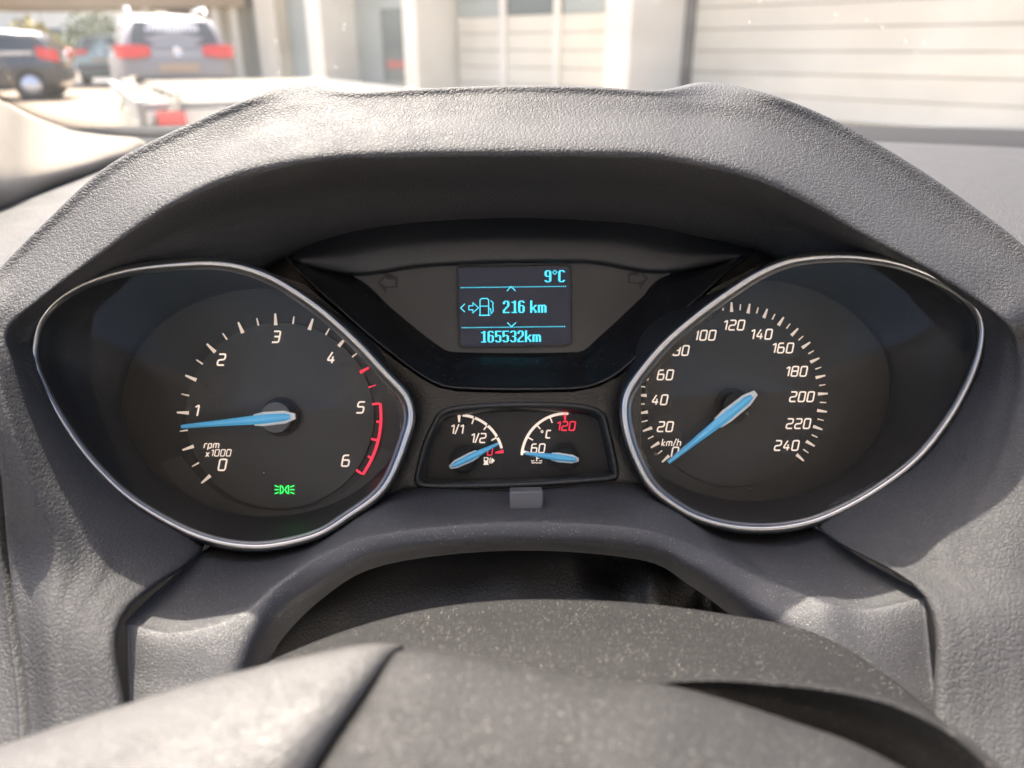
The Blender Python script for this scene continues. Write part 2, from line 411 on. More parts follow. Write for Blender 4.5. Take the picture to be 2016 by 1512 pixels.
# soft leather boot folded inside the opening
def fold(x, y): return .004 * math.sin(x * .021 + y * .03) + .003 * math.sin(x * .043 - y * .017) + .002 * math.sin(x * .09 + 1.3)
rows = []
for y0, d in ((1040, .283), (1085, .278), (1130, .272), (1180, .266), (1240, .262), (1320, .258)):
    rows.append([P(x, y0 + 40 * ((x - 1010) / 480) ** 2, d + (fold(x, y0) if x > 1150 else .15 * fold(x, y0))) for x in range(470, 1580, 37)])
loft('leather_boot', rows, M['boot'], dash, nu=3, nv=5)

# ------------------------------------------------------------------ instrument cluster
clu = root('instrument_cluster', P(1008, 960, 0.30), 'black instrument cluster with two chrome ringed dials and a blue trip display', 'instruments')
RIM_L = [(67,678),(80,631),(112,592),(172,557),(258,532),(366,521),(430,521),(486,532),(546,557),(624,609),(697,674),(757,738),(796,781),(806,820),(796,863),(770,932),(740,975),(688,1013),(624,1052),(538,1073),(473,1074),(408,1061),(344,1035),(258,983),(193,923),(142,859),(95,781),(69,717)]
RIM_R = [(1647,506),(1565,514),(1501,538),(1436,579),(1372,626),(1312,678),(1264,734),(1237,777),(1232,815),(1239,858),(1256,906),(1282,953),(1320,987),(1372,1017),(1436,1035),(1501,1040),(1565,1034),(1630,1015),(1716,970),(1802,906),(1866,828),(1909,751),(1931,686),(1933,635),(1909,592),(1853,553),(1780,523),(1716,510)]
def rim_depth(px): return .272 + .012 * max(0, 1 - abs(px - 1008) / 620) ** 1.3
def offset2(pts, d):
    n = len(pts); out = []
    area = sum(pts[i][0] * pts[(i + 1) % n][1] - pts[(i + 1) % n][0] * pts[i][1] for i in range(n))
    sg = 1 if area > 0 else -1
    for i in range(n):
        t = (pts[(i + 1) % n] - pts[i - 1]); t = Vector((t[0], t[1])).normalized()
        out.append(Vector((pts[i][0] + sg * t[1] * d, pts[i][1] - sg * t[0] * d)))
    return out
def ring2(pts, n=160): return resample(spline([Vector(p) for p in pts], 8, True), n, True)
WELLS = {}
for key, RIM, EC, EA, EB in (('l', RIM_L, (525, 792), 281, 224), ('r', RIM_R, (1477, 768), 276, 218)):
    c = ring2(RIM)
    prof = [(12, .006), (11.7, .002), (10.5, .0004), (8.5, -.0004), (5, -.0010), (1, -.0010), (-3, -.0005), (-6.5, .0006), (-9, .0016), (-10.5, .003), (-11, .006)]
    loops = []
    for d, dd in prof:
        q = offset2(c, d); loops.append([P(a[0], a[1], rim_depth(b[0]) + dd) for a, b in zip(q, c)])
    bz = stack('dial_bezel', loops, M['chrome'], clu)
    bz['label'] = 'satin chrome teardrop ring'
    # well sloping from the ring down to the dial opening
    inner = offset2(c, -10)
    ell = []
    for q in inner:
        a = math.atan2((q[1] - EC[1]) / EB, (q[0] - EC[0]) / EA); ell.append(Vector((EC[0] + EA * math.cos(a), EC[1] + EB * math.sin(a))))
    loops = []
    for t, dd in ((0, .0), (.04, .004), (.3, .012), (.6, .021), (.9, .030), (.97, .0325), (1, .036), (1.0, .042)):
        loops.append([P(a[0] + (b[0] - a[0]) * t, a[1] + (b[1] - a[1]) * t, rim_depth(k[0]) + .003 + dd * (.309 - rim_depth(k[0])) / .036) for a, b, k in zip(inner, ell, c)])
    stack('dial_well', loops, M['well'], clu)
    # clear window set into the ring
    lens2 = offset2(c, -11)
    cx = sum(q[0] for q in lens2) / len(lens2); cy = sum(q[1] for q in lens2) / len(lens2)
    lp = []
    for t in (1, .75, .5, .25, .02):
        lp.append([P(cx + (q[0] - cx) * t, cy + (q[1] - cy) * t, rim_depth(k[0]) * t + (1 - t) * .282 + .004) for q, k in zip(lens2, c)])
    stack('clear_window', lp, M['lens'], clu)

plate('cluster_housing', [P(x, y, .322) for x, y in ((120, 600), (400, 505), (580, 470), (800, 425), (1005, 418), (1220, 425), (1480, 470), (1650, 500), (1880, 600), (1780, 900), (1560, 1010), (1240, 975), (780, 975), (500, 1050), (240, 900))], M['well'], clu, thick=.002)
# ---- lettering: stroke figures
def chamfer(path, closed, r):
    out = []; n = len(path)
    for i in range(n):
        if not closed and i in (0, n - 1): out.append(path[i]); continue
        a, b, c = Vector(path[i - 1]), Vector(path[i]), Vector(path[(i + 1) % n])
        ra = min(r, (a - b).length * .45); rc = min(r, (c - b).length * .45)
        p, q = b + (a - b).normalized() * ra, b + (c - b).normalized() * rc
        m = (p + q + b * 1.2) / 3.2
        out += [p, m, q]
    return [Vector(p) for p in out]
def ribbon(path, closed, w):
    n = len(path); Lp, Rp = [], []
    for i in range(n):
        a = path[i - 1] if (closed or i > 0) else path[i]
        c = path[(i + 1) % n] if (closed or i < n - 1) else path[i]
        d1 = (path[i] - a); d2 = (c - path[i])
        d1 = d1.normalized() if d1.length > 1e-9 else d2.normalized(); d2 = d2.normalized() if d2.length > 1e-9 else d1
        t = (d1 + d2); t = t.normalized() if t.length > 1e-6 else d1
        nn = Vector((-t[1], t[0])); k = w / 2 / max(.5, nn.dot(Vector((-d1[1], d1[0]))))
        Lp.append(path[i] + nn * k); Rp.append(path[i] - nn * k)
    return Lp, Rp
G = {'0': (.62, [([(0,0),(.62,0),(.62,1),(0,1)], 1)]), '1': (.30, [([(0,.80),(.30,1),(.30,0)], 0)]),
 '2': (.60, [([(0,1),(.6,1),(.6,.52),(0,.46),(0,0),(.62,0)], 0)]), '3': (.6, [([(0,1),(.6,1),(.6,0),(0,0)], 0), ([(.12,.52),(.58,.52)], 0)]),
 '4': (.62, [([(.34,1),(0,.26),(.64,.26)], 0), ([(.46,.6),(.46,0)], 0)]), '5': (.6, [([(.6,1),(.03,1),(.0,.55),(.6,.55),(.6,0),(0,0)], 0)]),
 '6': (.62, [([(.5,1),(.0,.98),(0,0),(.62,0),(.62,.56),(.02,.56)], 0)]), '8': (.62, [([(0,0),(.62,0),(.62,1),(0,1)], 1), ([(.02,.52),(.6,.52)], 0)]),
 '/': (.3, [([(.0,-.05),(.28,1.05)], 0)]), 'r': (.3, [([(0,0),(0,.62),(.34,.62)], 0)]), 'p': (.45, [([(0,-.25),(0,.62),(.45,.62),(.45,0),(0,0)], 0)]),
 'm': (.75, [([(0,0),(0,.62),(.75,.62),(.75,0)], 0), ([(.375,.6),(.375,0)], 0)]), 'x': (.42, [([(0,0),(.42,.6)], 0), ([(0,.6),(.42,0)], 0)]),
 'k': (.42, [([(0,0),(0,1)], 0), ([(.42,.62),(.05,.3),(.42,0)], 0)]), 'h': (.45, [([(0,0),(0,1)], 0), ([(0,.62),(.45,.62),(.45,0)], 0)]),
 'C': (.52, [([(.55,1),(0,1),(0,0),(.55,0)], 0)]), 'o': (.3, [([(0,.72),(.28,.72),(.28,1),(0,1)], 1)])}
def lettering(name, txt, px, py, h, d, m, parent, slant=.2, wt=.15, gap=.26, thick=.0002):
    tot = sum(G[c][0] for c in txt) + gap * (len(txt) - 1); x = -tot / 2
    verts, faces = [], []
    for c in txt:
        for path, closed in G[c][1]:
            q = chamfer(path, closed, .13); Lp, Rp = ribbon(q, closed, wt)
            def T(p): return (px + ((x + p[0]) + (p[1] - .5) * slant) * h, py - (p[1] - .5) * h)
            n = len(q); s = len(verts)
            for dd in (0, thick):
                for p in Lp: verts.append(P(*T(p), d + dd))
                for p in Rp: verts.append(P(*T(p), d + dd))
            for i in range(n if closed else n - 1):
                j = (i + 1) % n
                faces.append((s + i, s + j, s + n + j, s + n + i))
                faces.append((s + i, s + 2 * n + i, s + 2 * n + j, s + j)); faces.append((s + n + i, s + n + j, s + 3 * n + j, s + 3 * n + i))
        x += G[c][0] + gap
    return mesh(name, verts, faces, m, parent, recalc=False)
def tick(cx, cy, ang, r0, r1, w0, w1, d, m, parent, name='tick', sy=1.0):
    a = R(ang); ux, uy = math.cos(a), -math.sin(a) * sy; nx, ny = math.sin(a), math.cos(a)
    pts = [(cx + ux * r0 - nx * w0 / 2, cy + uy * r0 - ny * w0 / 2), (cx + ux * r1 - nx * w1 / 2, cy + uy * r1 - ny * w1 / 2),
           (cx + ux * r1 + nx * w1 / 2, cy + uy * r1 + ny * w1 / 2), (cx + ux * r0 + nx * w0 / 2, cy + uy * r0 + ny * w0 / 2)]
    return plate(name, [P(x, y, d) for x, y in pts], m, parent, thick=.0003)
def band(cx, cy, a0, a1, r, wd, d, m, parent, name, n=30, sy=1.0):
    o, i = [], []
    for k in range(n + 1):
        a = R(a0 + (a1 - a0) * k / n)
        o.append(P(cx + (r + wd / 2) * math.cos(a), cy - (r + wd / 2) * math.sin(a) * sy, d)); i.append(P(cx + (r - wd / 2) * math.cos(a), cy - (r - wd / 2) * math.sin(a) * sy, d))
    return stack(name, [[p + VIEW * .0003 for p in o], o, i, [p + VIEW * .0003 for p in i]], m, parent, closed=False, smooth=False)
def disc(name, cx, cy, ra, rb, d, m, parent, n=64, thick=.0015, bv=0):
    o = plate(name, [P(cx + ra * math.cos(2 * math.pi * k / n), cy + rb * math.sin(2 * math.pi * k / n), d) for k in range(n)], m, parent, thick=thick)
    if bv: bevel(o, bv)
    return o
def needle(tx, ty, hx, hy, tailx, taily, w_tip, w_hub, d, hub_r, parent, hubmat):
    """pointer: blue blade with a raised ridge, white boot round its tail, on a round hub"""
    disc('hub_shadow_disc', CPX + (hx - CPX) * d / .3085, CPY + (hy - CPY) * d / .3085, hub_r * 1.30, hub_r * 1.30, .3080, M['hubdark'], parent, thick=.0002)  # flat dark disc on the dial, shade round the hub put into its colour
    hc = disc('needle_hub', hx, hy, hub_r, hub_r, d + .0012, hubmat, parent, thick=.005, bv=.0006)
    ax = Vector((tx - tailx, ty - taily)); ln = ax.length; ax = ax / ln; nn = Vector((-ax[1], ax[0])); T0 = Vector((tailx, taily))
    hubt = (Vector((hx, hy)) - T0).dot(ax)
    def sect(t, wd, dd):
        c = T0 + ax * t
        return [P(*(c + nn * wd / 2), d + dd + .0007), P(*(c + nn * wd * .16), d + dd), P(*(c - nn * wd * .16), d + dd), P(*(c - nn * wd / 2), d + dd + .0007)]
    bl = []
    for t, wd in ((ln * .02, w_hub * .40), (hubt * .45, w_hub * .75), (hubt * 1.6, w_hub * .92), (hubt * 2.2, w_hub * .9), (hubt * 2.2 + (ln - hubt * 2.2) * .5, (w_hub * .8 + w_tip) / 2), (ln * .985, w_tip), (ln, w_tip * .7)):
        bl.append(sect(t, wd, 0))
    vs = [p for s in bl for p in s]; n = len(bl)
    vs += [p + VIEW * .0012 for s in bl for p in (s[0], s[3])]
    f = grid_faces(n, 4)
    b0 = n * 4
    for i in range(n - 1):
        f.append((i * 4, (i + 1) * 4, b0 + (i + 1) * 2, b0 + i * 2)); f.append((i * 4 + 3, (i + 1) * 4 + 3, b0 + (i + 1) * 2 + 1, b0 + i * 2 + 1))
    f.append(((n - 1) * 4, (n - 1) * 4 + 1, (n - 1) * 4 + 2, (n - 1) * 4 + 3)); f.append((0, 1, 2, 3))
    nd = mesh('needle', vs, f, M['blue'], parent, smooth=False)
    # boot
    o2 = []
    for t, wd in ((-ln * .03, w_hub * .55), (hubt * .45, w_hub * 1.28), (hubt * 1.7, w_hub * 1.42), (hubt * 2.3, w_hub * 1.12)):
        o2.append((t, wd))
    poly = [T0 + ax * t + nn * wd / 2 for t, wd in o2] + [T0 + ax * t - nn * wd / 2 for t, wd in reversed(o2)]
    bt = plate('needle_boot', [P(q[0], q[1], d + .0009) for q in poly], M['white'], parent, thick=.0012); bevel(bt, .0003)
    return nd

# ---- rev counter
DD = .3085
tach = disc('tachometer', 525, 792, 292, 235, .3105, M['dial'], clu)
tach['label'] = 'rev counter dial reading just under one thousand'
CX, CY, RR = 551, 820, 190
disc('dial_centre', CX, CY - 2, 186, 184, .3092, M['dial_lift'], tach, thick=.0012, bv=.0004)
cres = []
for k in range(25):
    a = R(205 + (340 - 205) * k / 24); cres.append((CX + 212 * math.cos(a), CY - 4 - 190 * math.sin(a)))
cres = [p for p in cres if p[1] > 850]
for k in range(25):
    a = R(340 - (340 - 205) * k / 24); q = (CX - 10 + 250 * math.cos(a), CY + 2 - 208 * math.sin(a))
    if q[1] > 850: cres.append(q)
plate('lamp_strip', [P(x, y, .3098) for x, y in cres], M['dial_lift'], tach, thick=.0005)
for k in range(25):
    v = k * .25; ang = 220.3 - v * 42.55
    if v >= 5: continue
    big = k % 2 == 0
    red = v > 4.4
    tick(CX, CY, ang, RR - (10 if big else 6), RR + (13 if big else 9), 7 if big else 3.2, 3.2 if big else 2.0, DD, M['red'] if red else M['mark_dim'], tach)
band(CX, CY, 220.3 - 5 * 42.55, 220.3 - 6 * 42.55, RR + 9, 5.6, DD, M['red'], tach, 'red_band')
for v, ln in ((5, 13), (5.25, 6), (5.5, 11), (5.75, 6), (6, 13)):
    tick(CX, CY, 220.3 - v * 42.55, RR + 6 - ln, RR + 7, 4.5, 4.5, DD - .0001, M['red'], tach)
for t, x, y in (('0', 438, 915), ('1', 387, 808), ('2', 436, 708), ('3', 544, 663), ('4', 652, 704), ('5', 710, 802), ('6', 681, 907)):
    lettering('numeral', t, x, y, 21.5, DD, M['mark'], tach)
lettering('lettering', 'rpm', 417, 875, 14, DD, M['mark'], tach, wt=.15)
lettering('lettering', 'x', 409, 892, 14, DD, M['mark'], tach, wt=.15)
lettering('lettering', '1000', 435, 891.5, 12.5, DD, M['mark'], tach, wt=.15, gap=.3)
needle(356, 840, 542, 822, 575, 820, 7.5, 20, .3015, 30, tach, M['hub'])
def sidelamp():
    """green side-lamp symbol: two lamps back to back with three rays each"""
    vs, fs = [], []
    def strip(path, w, closed=False):
        q = [Vector(p) for p in path]; Lp, Rp = ribbon(q, closed, w); s = len(vs); n = len(q)
        vs.extend(P(p[0], p[1], DD) for p in Lp); vs.extend(P(p[0], p[1], DD) for p in Rp)
        for i in range(n if closed else n - 1):
            j = (i + 1) % n; fs.append((s + i, s + j, s + n + j, s + n + i))
    for sx, cx in ((-1, 555), (1, 565)):
        D_ = [(cx - sx * 1, 956), (cx + sx * 3, 957), (cx + sx * 5, 964), (cx + sx * 3, 971), (cx - sx * 1, 972)] if False else [(cx - sx * 3.5, 964), (cx - sx * 1, 958), (cx + sx * 3, 956.5), (cx + sx * 3, 971.5), (cx - sx * 1, 970)]
        strip(D_, 2.1, True)
        for dy, s2 in ((-7, -2.2), (0, 0), (7, 2.2)):
            strip([(cx + sx * 6.5, 964 + dy * .75), (cx + sx * 14.5, 964 + dy + s2 * .5)], 1.9)
    return mesh('side_lamp_symbol', vs, fs, M['green'], tach, recalc=False)
sidelamp()

# ---- speedometer
spd = disc('speedometer', 1477, 768, 288, 229, .3105, M['dial'], clu)
spd['label'] = 'speedometer dial with needle resting at zero'
SX, SY, SR = 1442, 783, 178
disc('dial_centre', SX + 2, SY, 176, 176, .3092, M['dial'], spd, thick=.0012, bv=.0004)
for k in range(49):
    v = k * 5; ang = 222.5 - v * 1.1
    big = k % 2 == 0
    tick(SX, SY, ang, SR - (9 if big else 5), SR + (10 if big else 7), 6.2 if big else 2.6, 3.0 if big else 1.8, DD, M['mark_dim'], spd)
for t, x, y in (('0', 1329, 890), ('20', 1310, 840), ('40', 1299, 787), ('60', 1310, 738), ('80', 1341, 690), ('100', 1388, 660), ('120', 1445, 640), ('140', 1499, 658), ('160', 1541, 685), ('180', 1568, 731), ('200', 1579, 781), ('220', 1572, 834), ('240', 1549, 877)):
    lettering('numeral', t, x, y, 18.8, DD, M['mark'], spd, gap=.30)
lettering('lettering', 'km/h', 1322, 871, 13.5, DD, M['mark'], spd, wt=.15)
needle(1316, 911, 1452, 800, 1484, 777, 7, 20, .3015, 27, spd, M['hubdark'])

# ---- the black mask between the dials
VEDGE = [(560,505),(600,545),(700,636),(780,702),(830,738),(862,755),(900,763),(1005,766),(1130,764),(1175,755),(1215,735),(1262,694),(1310,645),(1400,562),(1478,498)]
TRAP = [(600,522),(706,546),(770,602),(830,652),(862,676),(878,686),(900,690),(1010,692),(1130,690),(1152,684),(1172,666),(1210,632),(1260,585),(1305,542),(1440,510)]
ve = resample(spline([Vector(p) for p in VEDGE], 6), 120); tr = resample(spline([Vector(p) for p in TRAP], 6), 120)
loops = []
for t, d in ((-.09, .304), (-.06, .2995), (-.02, .2975), (.02, .2976), (.08, .299), (.5, .306), (.92, .3125), (1.0, .3145)):
    loops.append([P(a[0] + (b[0] - a[0]) * t, a[1] + (b[1] - a[1]) * t, d) for a, b in zip(ve, tr)])
stack('display_shroud', loops, M['gloss'], clu, closed=False)
# visor strip between hood and display
arch = [(577,495),(652,467),(752,447),(870,436),(1005,431),(1140,435),(1260,443),(1360,462),(1488,490)]
low = [(600,524),(706,544),(811,530),(900,523),(1007,519),(1090,519),(1171,521),(1302,540),(1440,514)]
rows = []
for t, d in ((-.06, .3165), (.04, .3145), (.22, .311), (.45, .308), (.85, .3085), (.97, .3105), (1.0, .3150)):
    rows.append([P(a[0] + (b[0] - a[0]) * t, a[1] + (b[1] - a[1]) * t, d) for a, b in zip(arch, low)])
loft('visor_strip', rows, M['well'], clu, nu=6, nv=4)
# flat lower mask with the gauge window cut out
GW = [(859,817),(874,806),(899,799),(994,792),(1113,793),(1161,799),(1180,806),(1194,820),(1207,870),(1218,922),(1218,936),(1208,946),(1110,955),(1018,960),(900,963),(840,962),(824,958),(816,950),(817,932),(833,870)]
gw = resample(spline([Vector(p) for p in GW], 5, True), 96, True)
outl = [Vector(p) for p in ((540,540),(600,560),(700,645),(780,711),(830,746),(862,763),(900,771),(1005,774),(1130,772),(1178,762),(1220,741),(1268,699),(1316,650),(1406,566),(1500,520),(1430,600),(1300,720),(1262,760),(1262,880),(1300,960),(1340,1000),(1250,975),(1010,985),(780,985),(690,1020),(770,940),(790,860),(780,790),(700,690),(620,615))]
plate('mask_panel', [P(p[0], p[1], .2992) for p in outl], M['gloss'], clu, thick=.003, holes=[[P(p[0], p[1], .2992) for p in gw]])
gin = offset2(gw, -12); gin2 = offset2(gw, -17)
loops = []
for pts, d in ((offset2(gw, 1), .3002), (gw, .2984), (offset2(gw, -3), .2976), (offset2(gw, -8), .2978), (gin, .2990), (gin2, .3060), (offset2(gw, -20), .3125)):
    loops.append([P(p[0], p[1], d) for p in pts])
stack('gauge_frame', loops, M['frame'], clu)
gf = plate('gauge_face', [P(p[0], p[1], .3112) for p in offset2(gw, -14)], M['dial'], clu, thick=.001)
gf['label'] = 'small window with fuel gauge and coolant temperature gauge'
GD = .3105
def z4(x, y): return (780 + x * .2381, 760 + y * .2381)
def gauge(cx, cy, r, a_lo, a_hi, cols, minor_in):
    c = z4(cx, cy); rr = r * .2381
    step = (a_hi - a_lo) / 4
    for i in range(4):
        a0 = a_lo + step * i + (4.5 if i == 0 else 1.0); a1 = a_lo + step * (i + 1) - (4.5 if i == 3 else 1.0)
        band(*c, a0, a1, rr, 5.2, GD, M['mark'], gf, 'scale_arc', n=10)
    for i in range(5):
        a = a_lo + step * i
        if i in (0, 4): tick(*c, a, rr - 14, rr + 2.6, 3.0, 6.5, GD, cols[0] if i == 0 else cols[1], gf)
        else: tick(*c, a, rr - (13 if i != 2 else 11), rr - 1.5, 2.6, 2.6, GD, M['mark'], gf)
gauge(520, 602, 362, 9.5, 90, (M['red'], M['mark']), 0)
gauge(1408, 597, 370, 171.5, 92, (M['mark'], M['red']), 0)
lettering('numeral', '1/1', *z4(503, 357), 17.5, GD, M['mark'], gf, slant=.14, gap=.22)
lettering('numeral', '1/2', *z4(680, 430), 17.5, GD, M['mark'], gf, slant=.14, gap=.2)
lettering('numeral', '0', *z4(776, 542), 14, GD, M['red'], gf, slant=.14)
lettering('numeral', '60', *z4(1173, 515), 17, GD, M['mark'], gf, slant=.14)
lettering('numeral', '120', *z4(1405, 330), 17, GD, M['red'], gf, slant=.14)
lettering('lettering', 'C', *z4(1258, 398), 14.5, GD, M['mark'], gf, slant=.14, wt=.2)
lettering('lettering', 'o', *z4(1207, 398), 14, GD, M['mark'], gf, slant=.0, wt=.12)
def symbol(name, d, m, parent, strips=(), polys=()):
    vs, fs = [], []
    for path, w, closed in strips:
        q = [Vector(p) for p in path]; Lp, Rp = ribbon(q, closed, w); s = len(vs); n = len(q)
        vs.extend(P(p[0], p[1], d) for p in Lp); vs.extend(P(p[0], p[1], d) for p in Rp)
        for i in range(n if closed else n - 1):
            j = (i + 1) % n; fs.append((s + i, s + j, s + n + j, s + n + i))
    for poly in polys:
        s = len(vs); vs.extend(P(p[0], p[1], d) for p in poly); fs.append(tuple(range(s, s + len(poly))))
    return mesh(name, vs, fs, m, parent, recalc=False)
Z = lambda l: [z4(*p) for p in l]
symbol('fuel_pump_symbol', GD, M['mark'], gf, strips=[(Z([(728,592),(757,592),(757,618),(728,618)]), 1.6, True), (Z([(762,600),(772,612),(772,635),(784,635),(784,606),(776,592)]), 1.5, False)],
       polys=[Z([(726,618),(760,618),(760,646),(726,646)]), Z([(720,644),(764,644),(764,652),(720,652)]), Z([(790,592),(816,617),(790,642)])])
symbol('coolant_symbol', GD, M['mark'], gf, strips=[(Z([(1162,585),(1162,622)]), 2.2, False), (Z([(1163,597),(1185,597)]), 1.4, False),
       (Z([(1115,615),(1128,622),(1142,615)]), 1.5, False), (Z([(1182,615),(1195,622),(1208,615)]), 1.5, False), (Z([(1118,632),(1132,638),(1148,632),(1162,638),(1176,632),(1190,638),(1205,632)]), 1.5, False)])
def small_needle(tip, tail, hubc):
    t, b, h = z4(*tip), z4(*tail), z4(*hubc)
    needle(t[0], t[1], h[0], h[1], b[0], b[1], 5.4, 13.5, .3055, 21, gf, M['hubdark'])
small_needle((848, 475), (452, 668), (548, 618))
small_needle((1065, 558), (1498, 610), (1405, 598))

# ---- trip display
tp = [(690,538),(706,543),(811,528),(1007,516),(1171,518),(1310,536),(1330,530),(1258,590),(1210,636),(1172,670),(1152,690),(1130,696),(1010,698),(900,696),(870,690),(830,656),(770,606)]
dp = plate('display_panel', [P(x, y, .3135) for x, y in tp], M['panel'], clu, thick=.001)
def arrow(cx, cy, s, sx):
    a = [(-21, 0), (-3, -21), (-3, -9), (20, -10), (20, 9), (-3, 10), (-3, 21)]
    o = [(cx + sx * x * s, cy + y * s) for x, y in a]
    i = [(cx + sx * (x * .74 + .5) * s, cy + y * .70 * s) for x, y in a]
    n = len(a)
    vs = [P(x, y, .3134) for x, y in o] + [P(x, y, .3131) for x, y in i] + [P(x * 1 + 0, y, .3128) for x, y in o]
    fr = plate('turn_arrow', [P(x, y, .3131) for x, y in o], mat('arrow_outline', (.016, .016, .016), .6), dp, thick=.0006, holes=[[P(x, y, .3131) for x, y in i]])
    plate('arrow_face', [P(x, y, .3133) for x, y in i], M['panel'], fr, thick=.0003)
arrow(763, 557, 1.0, 1); arrow(1256, 549, 1.0, -1)
LC = [(901, 527), (1122, 524), (1123, 679), (906, 683)]
def rounded(poly, r):
    out = []; n = len(poly)
    for i in range(n):
        a, b, c = Vector(poly[i - 1]), Vector(poly[i]), Vector(poly[(i + 1) % n])
        p, q = b + (a - b).normalized() * r, b + (c - b).normalized() * r
        for t in (0, .25, .5, .75, 1): out.append(p * (1 - t) ** 2 + b * 2 * t * (1 - t) + q * t * t)
    return out
lc = rounded(LC, 9)
fro = offset2([Vector(p) for p in lc], 3.2); fri = offset2([Vector(p) for p in lc], -2)
stack('display_frame', [[P(p[0], p[1], .3138) for p in fro], [P(p[0], p[1], .3122) for p in offset2([Vector(p) for p in lc], 2)], [P(p[0], p[1], .3121) for p in lc], [P(p[0], p[1], .3132) for p in fri]], M['frame'], dp)
scr = plate('display_screen', [P(p[0], p[1], .3128) for p in lc], M['lcd'], clu, thick=.0004)
BM = {
'1': ['...##.', '.####.', '...##.', '...##.', '...##.', '...##.', '...##.', '...##.', '...##.', '...##.', '.#####'],
'2': ['.####.', '##..##', '##..##', '....##', '....##', '...##.', '..##..', '.##...', '##....', '##....', '######'],
'3': ['.####.', '##..##', '....##', '....##', '....##', '..###.', '....##', '....##', '....##', '##..##', '.####.'],
'5': ['######', '##....', '##....', '##....', '#####.', '##..##', '....##', '....##', '....##', '##..##', '.####.'],
'6': ['.####.', '##..##', '##....', '##....', '#####.', '##..##', '##..##', '##..##', '##..##', '##..##', '.####.'],
'9': ['.####.', '##..##', '##..##', '##..##', '##..##', '.#####', '....##', '....##', '....##', '##..##', '.####.'],
'o': ['.##.', '#..#', '#..#', '.##.', '....', '....', '....', '....', '....', '....', '....'],
'C': ['.####.', '##..##', '##....', '##....', '##....', '##....', '##....', '##....', '##....', '##..##', '.####.'],
'k': ['##....', '##....', '##....', '##....', '##..##', '##.##.', '####..', '####..', '##.##.', '##..##', '##..##'],
'm': ['........', '........', '........', '........', '#######.', '##.##.##', '##.##.##', '##.##.##', '##.##.##', '##.##.##', '##.##.##'],
' ': ['...'] * 11}
def lcdpt(x, y):   # rotate a touch with the screen
    return (x, y - (x - 1010) * .012)
def cells(name, cl, pw, ph):
    vs, fs = [], []
    for x, y in cl:
        s = len(vs)
        for a, b in ((x, y), (x + pw, y), (x + pw, y + ph), (x, y + ph)): vs.append(P(*lcdpt(a, b), .31265))
        fs.append((s, s + 1, s + 2, s + 3))
    return mesh(name, vs, fs, M['cyan'], scr, recalc=False)
def lcdtext(txt, x, y, pw, ph, gap=1):
    cl = []
    for c in txt:
        b = BM[c]
        for r, row in enumerate(b):
            for k, ch in enumerate(row):
                if ch == '#': cl.append((x + k * pw, y + r * ph))
        x += (len(b[0]) + gap) * pw
    return cells('readout', cl, pw * 1.0, ph * 1.0)
lcdtext('9oC', 1072, 533, 2.25, 2.15)
lcdtext('216 km', 990, 592, 2.15, 2.2)
lcdtext('165532km', 945, 651, 2.12, 2.05, gap=.95)
cells('dotted_line', [(907 + i * 4.1, 564) for i in range(51)], 2.2, 2.0)
cells('dotted_line', [(909 + i * 4.1, 643) for i in range(50)], 2.2, 2.0)
ll = lambda l: [lcdpt(*p) for p in l]
symbol('menu_chevron', .31265, M['cyan'], scr, strips=[(ll([(998, 573), (1006, 564), (1015, 573)]), 1.8, False)])
symbol('menu_chevron', .31265, M['cyan'], scr, strips=[(ll([(999, 635), (1007, 643), (1016, 635)]), 1.8, False)])
symbol('menu_chevron', .31265, M['cyan'], scr, strips=[(ll([(915, 597), (907, 605), (915, 613)]), 1.8, False)])
symbol('range_symbol', .31265, M['cyan'], scr, strips=[
  (ll([(923, 601), (931, 601), (931, 595), (942, 605), (931, 615), (931, 609), (923, 609)]), 1.7, True),
  (ll([(945, 619), (945, 590), (948, 587), (959, 587), (962, 590), (962, 619)]), 1.9, False), (ll([(943, 620), (965, 620)]), 2.2, False),
  (ll([(945, 602), (962, 602)]), 1.7, False), (ll([(962, 606), (966, 608), (967, 617), (971, 612), (970, 600), (971, 596), (966, 591)]), 1.8, False)])

# ------------------------------------------------------------------ steering column cover and wheel
V = [
 [(380,1420,.215),(540,1350,.228),(700,1290,.238),(850,1255,.245),(1005,1240,.248),(1150,1240,.248),(1300,1252,.245),(1450,1275,.241),(1610,1310,.233),(1730,1370,.224),(1850,1460,.212),(1990,1590,.195)],
 [(405,1372,.203),(545,1297,.217),(700,1236,.228),(850,1199,.235),(1005,1182,.238),(1150,1181,.238),(1300,1193,.235),(1450,1214,.231),(1590,1242,.224),(1705,1300,.215),(1820,1388,.202),(1960,1520,.186)],
 [(370,1400,.194),(530,1318,.207),(700,1258,.217),(850,1222,.224),(1005,1206,.227),(1150,1206,.227),(1300,1218,.224),(1450,1240,.220),(1585,1272,.214),(1700,1330,.205),(1810,1418,.193),(1940,1550,.178)],
 [(250,1500,.176),(480,1390,.186),(700,1330,.194),(850,1298,.198),(1005,1284,.200),(1150,1284,.200),(1300,1296,.198),(1450,1322,.195),(1570,1362,.190),(1680,1425,.183),(1780,1510,.174),(1880,1630,.163)],
 [(100,1640,.155),(420,1520,.162),(700,1450,.168),(850,1425,.171),(1005,1412,.172),(1150,1412,.172),(1300,1424,.171),(1440,1450,.169),(1550,1495,.165),(1640,1560,.160),(1720,1640,.154),(1800,1740,.146)],
 [(0,1840,.140),(380,1700,.145),(700,1620,.150),(850,1600,.152),(1005,1590,.153),(1150,1590,.153),(1300,1600,.152),(1430,1630,.150),(1530,1680,.147),(1610,1740,.143),(1680,1820,.138),(1750,1920,.132)],
]
cc = root('steering_column_cover', P(1100, 1700, .16), 'dusty black plastic steering column cover below the arched surround', 'column cover')
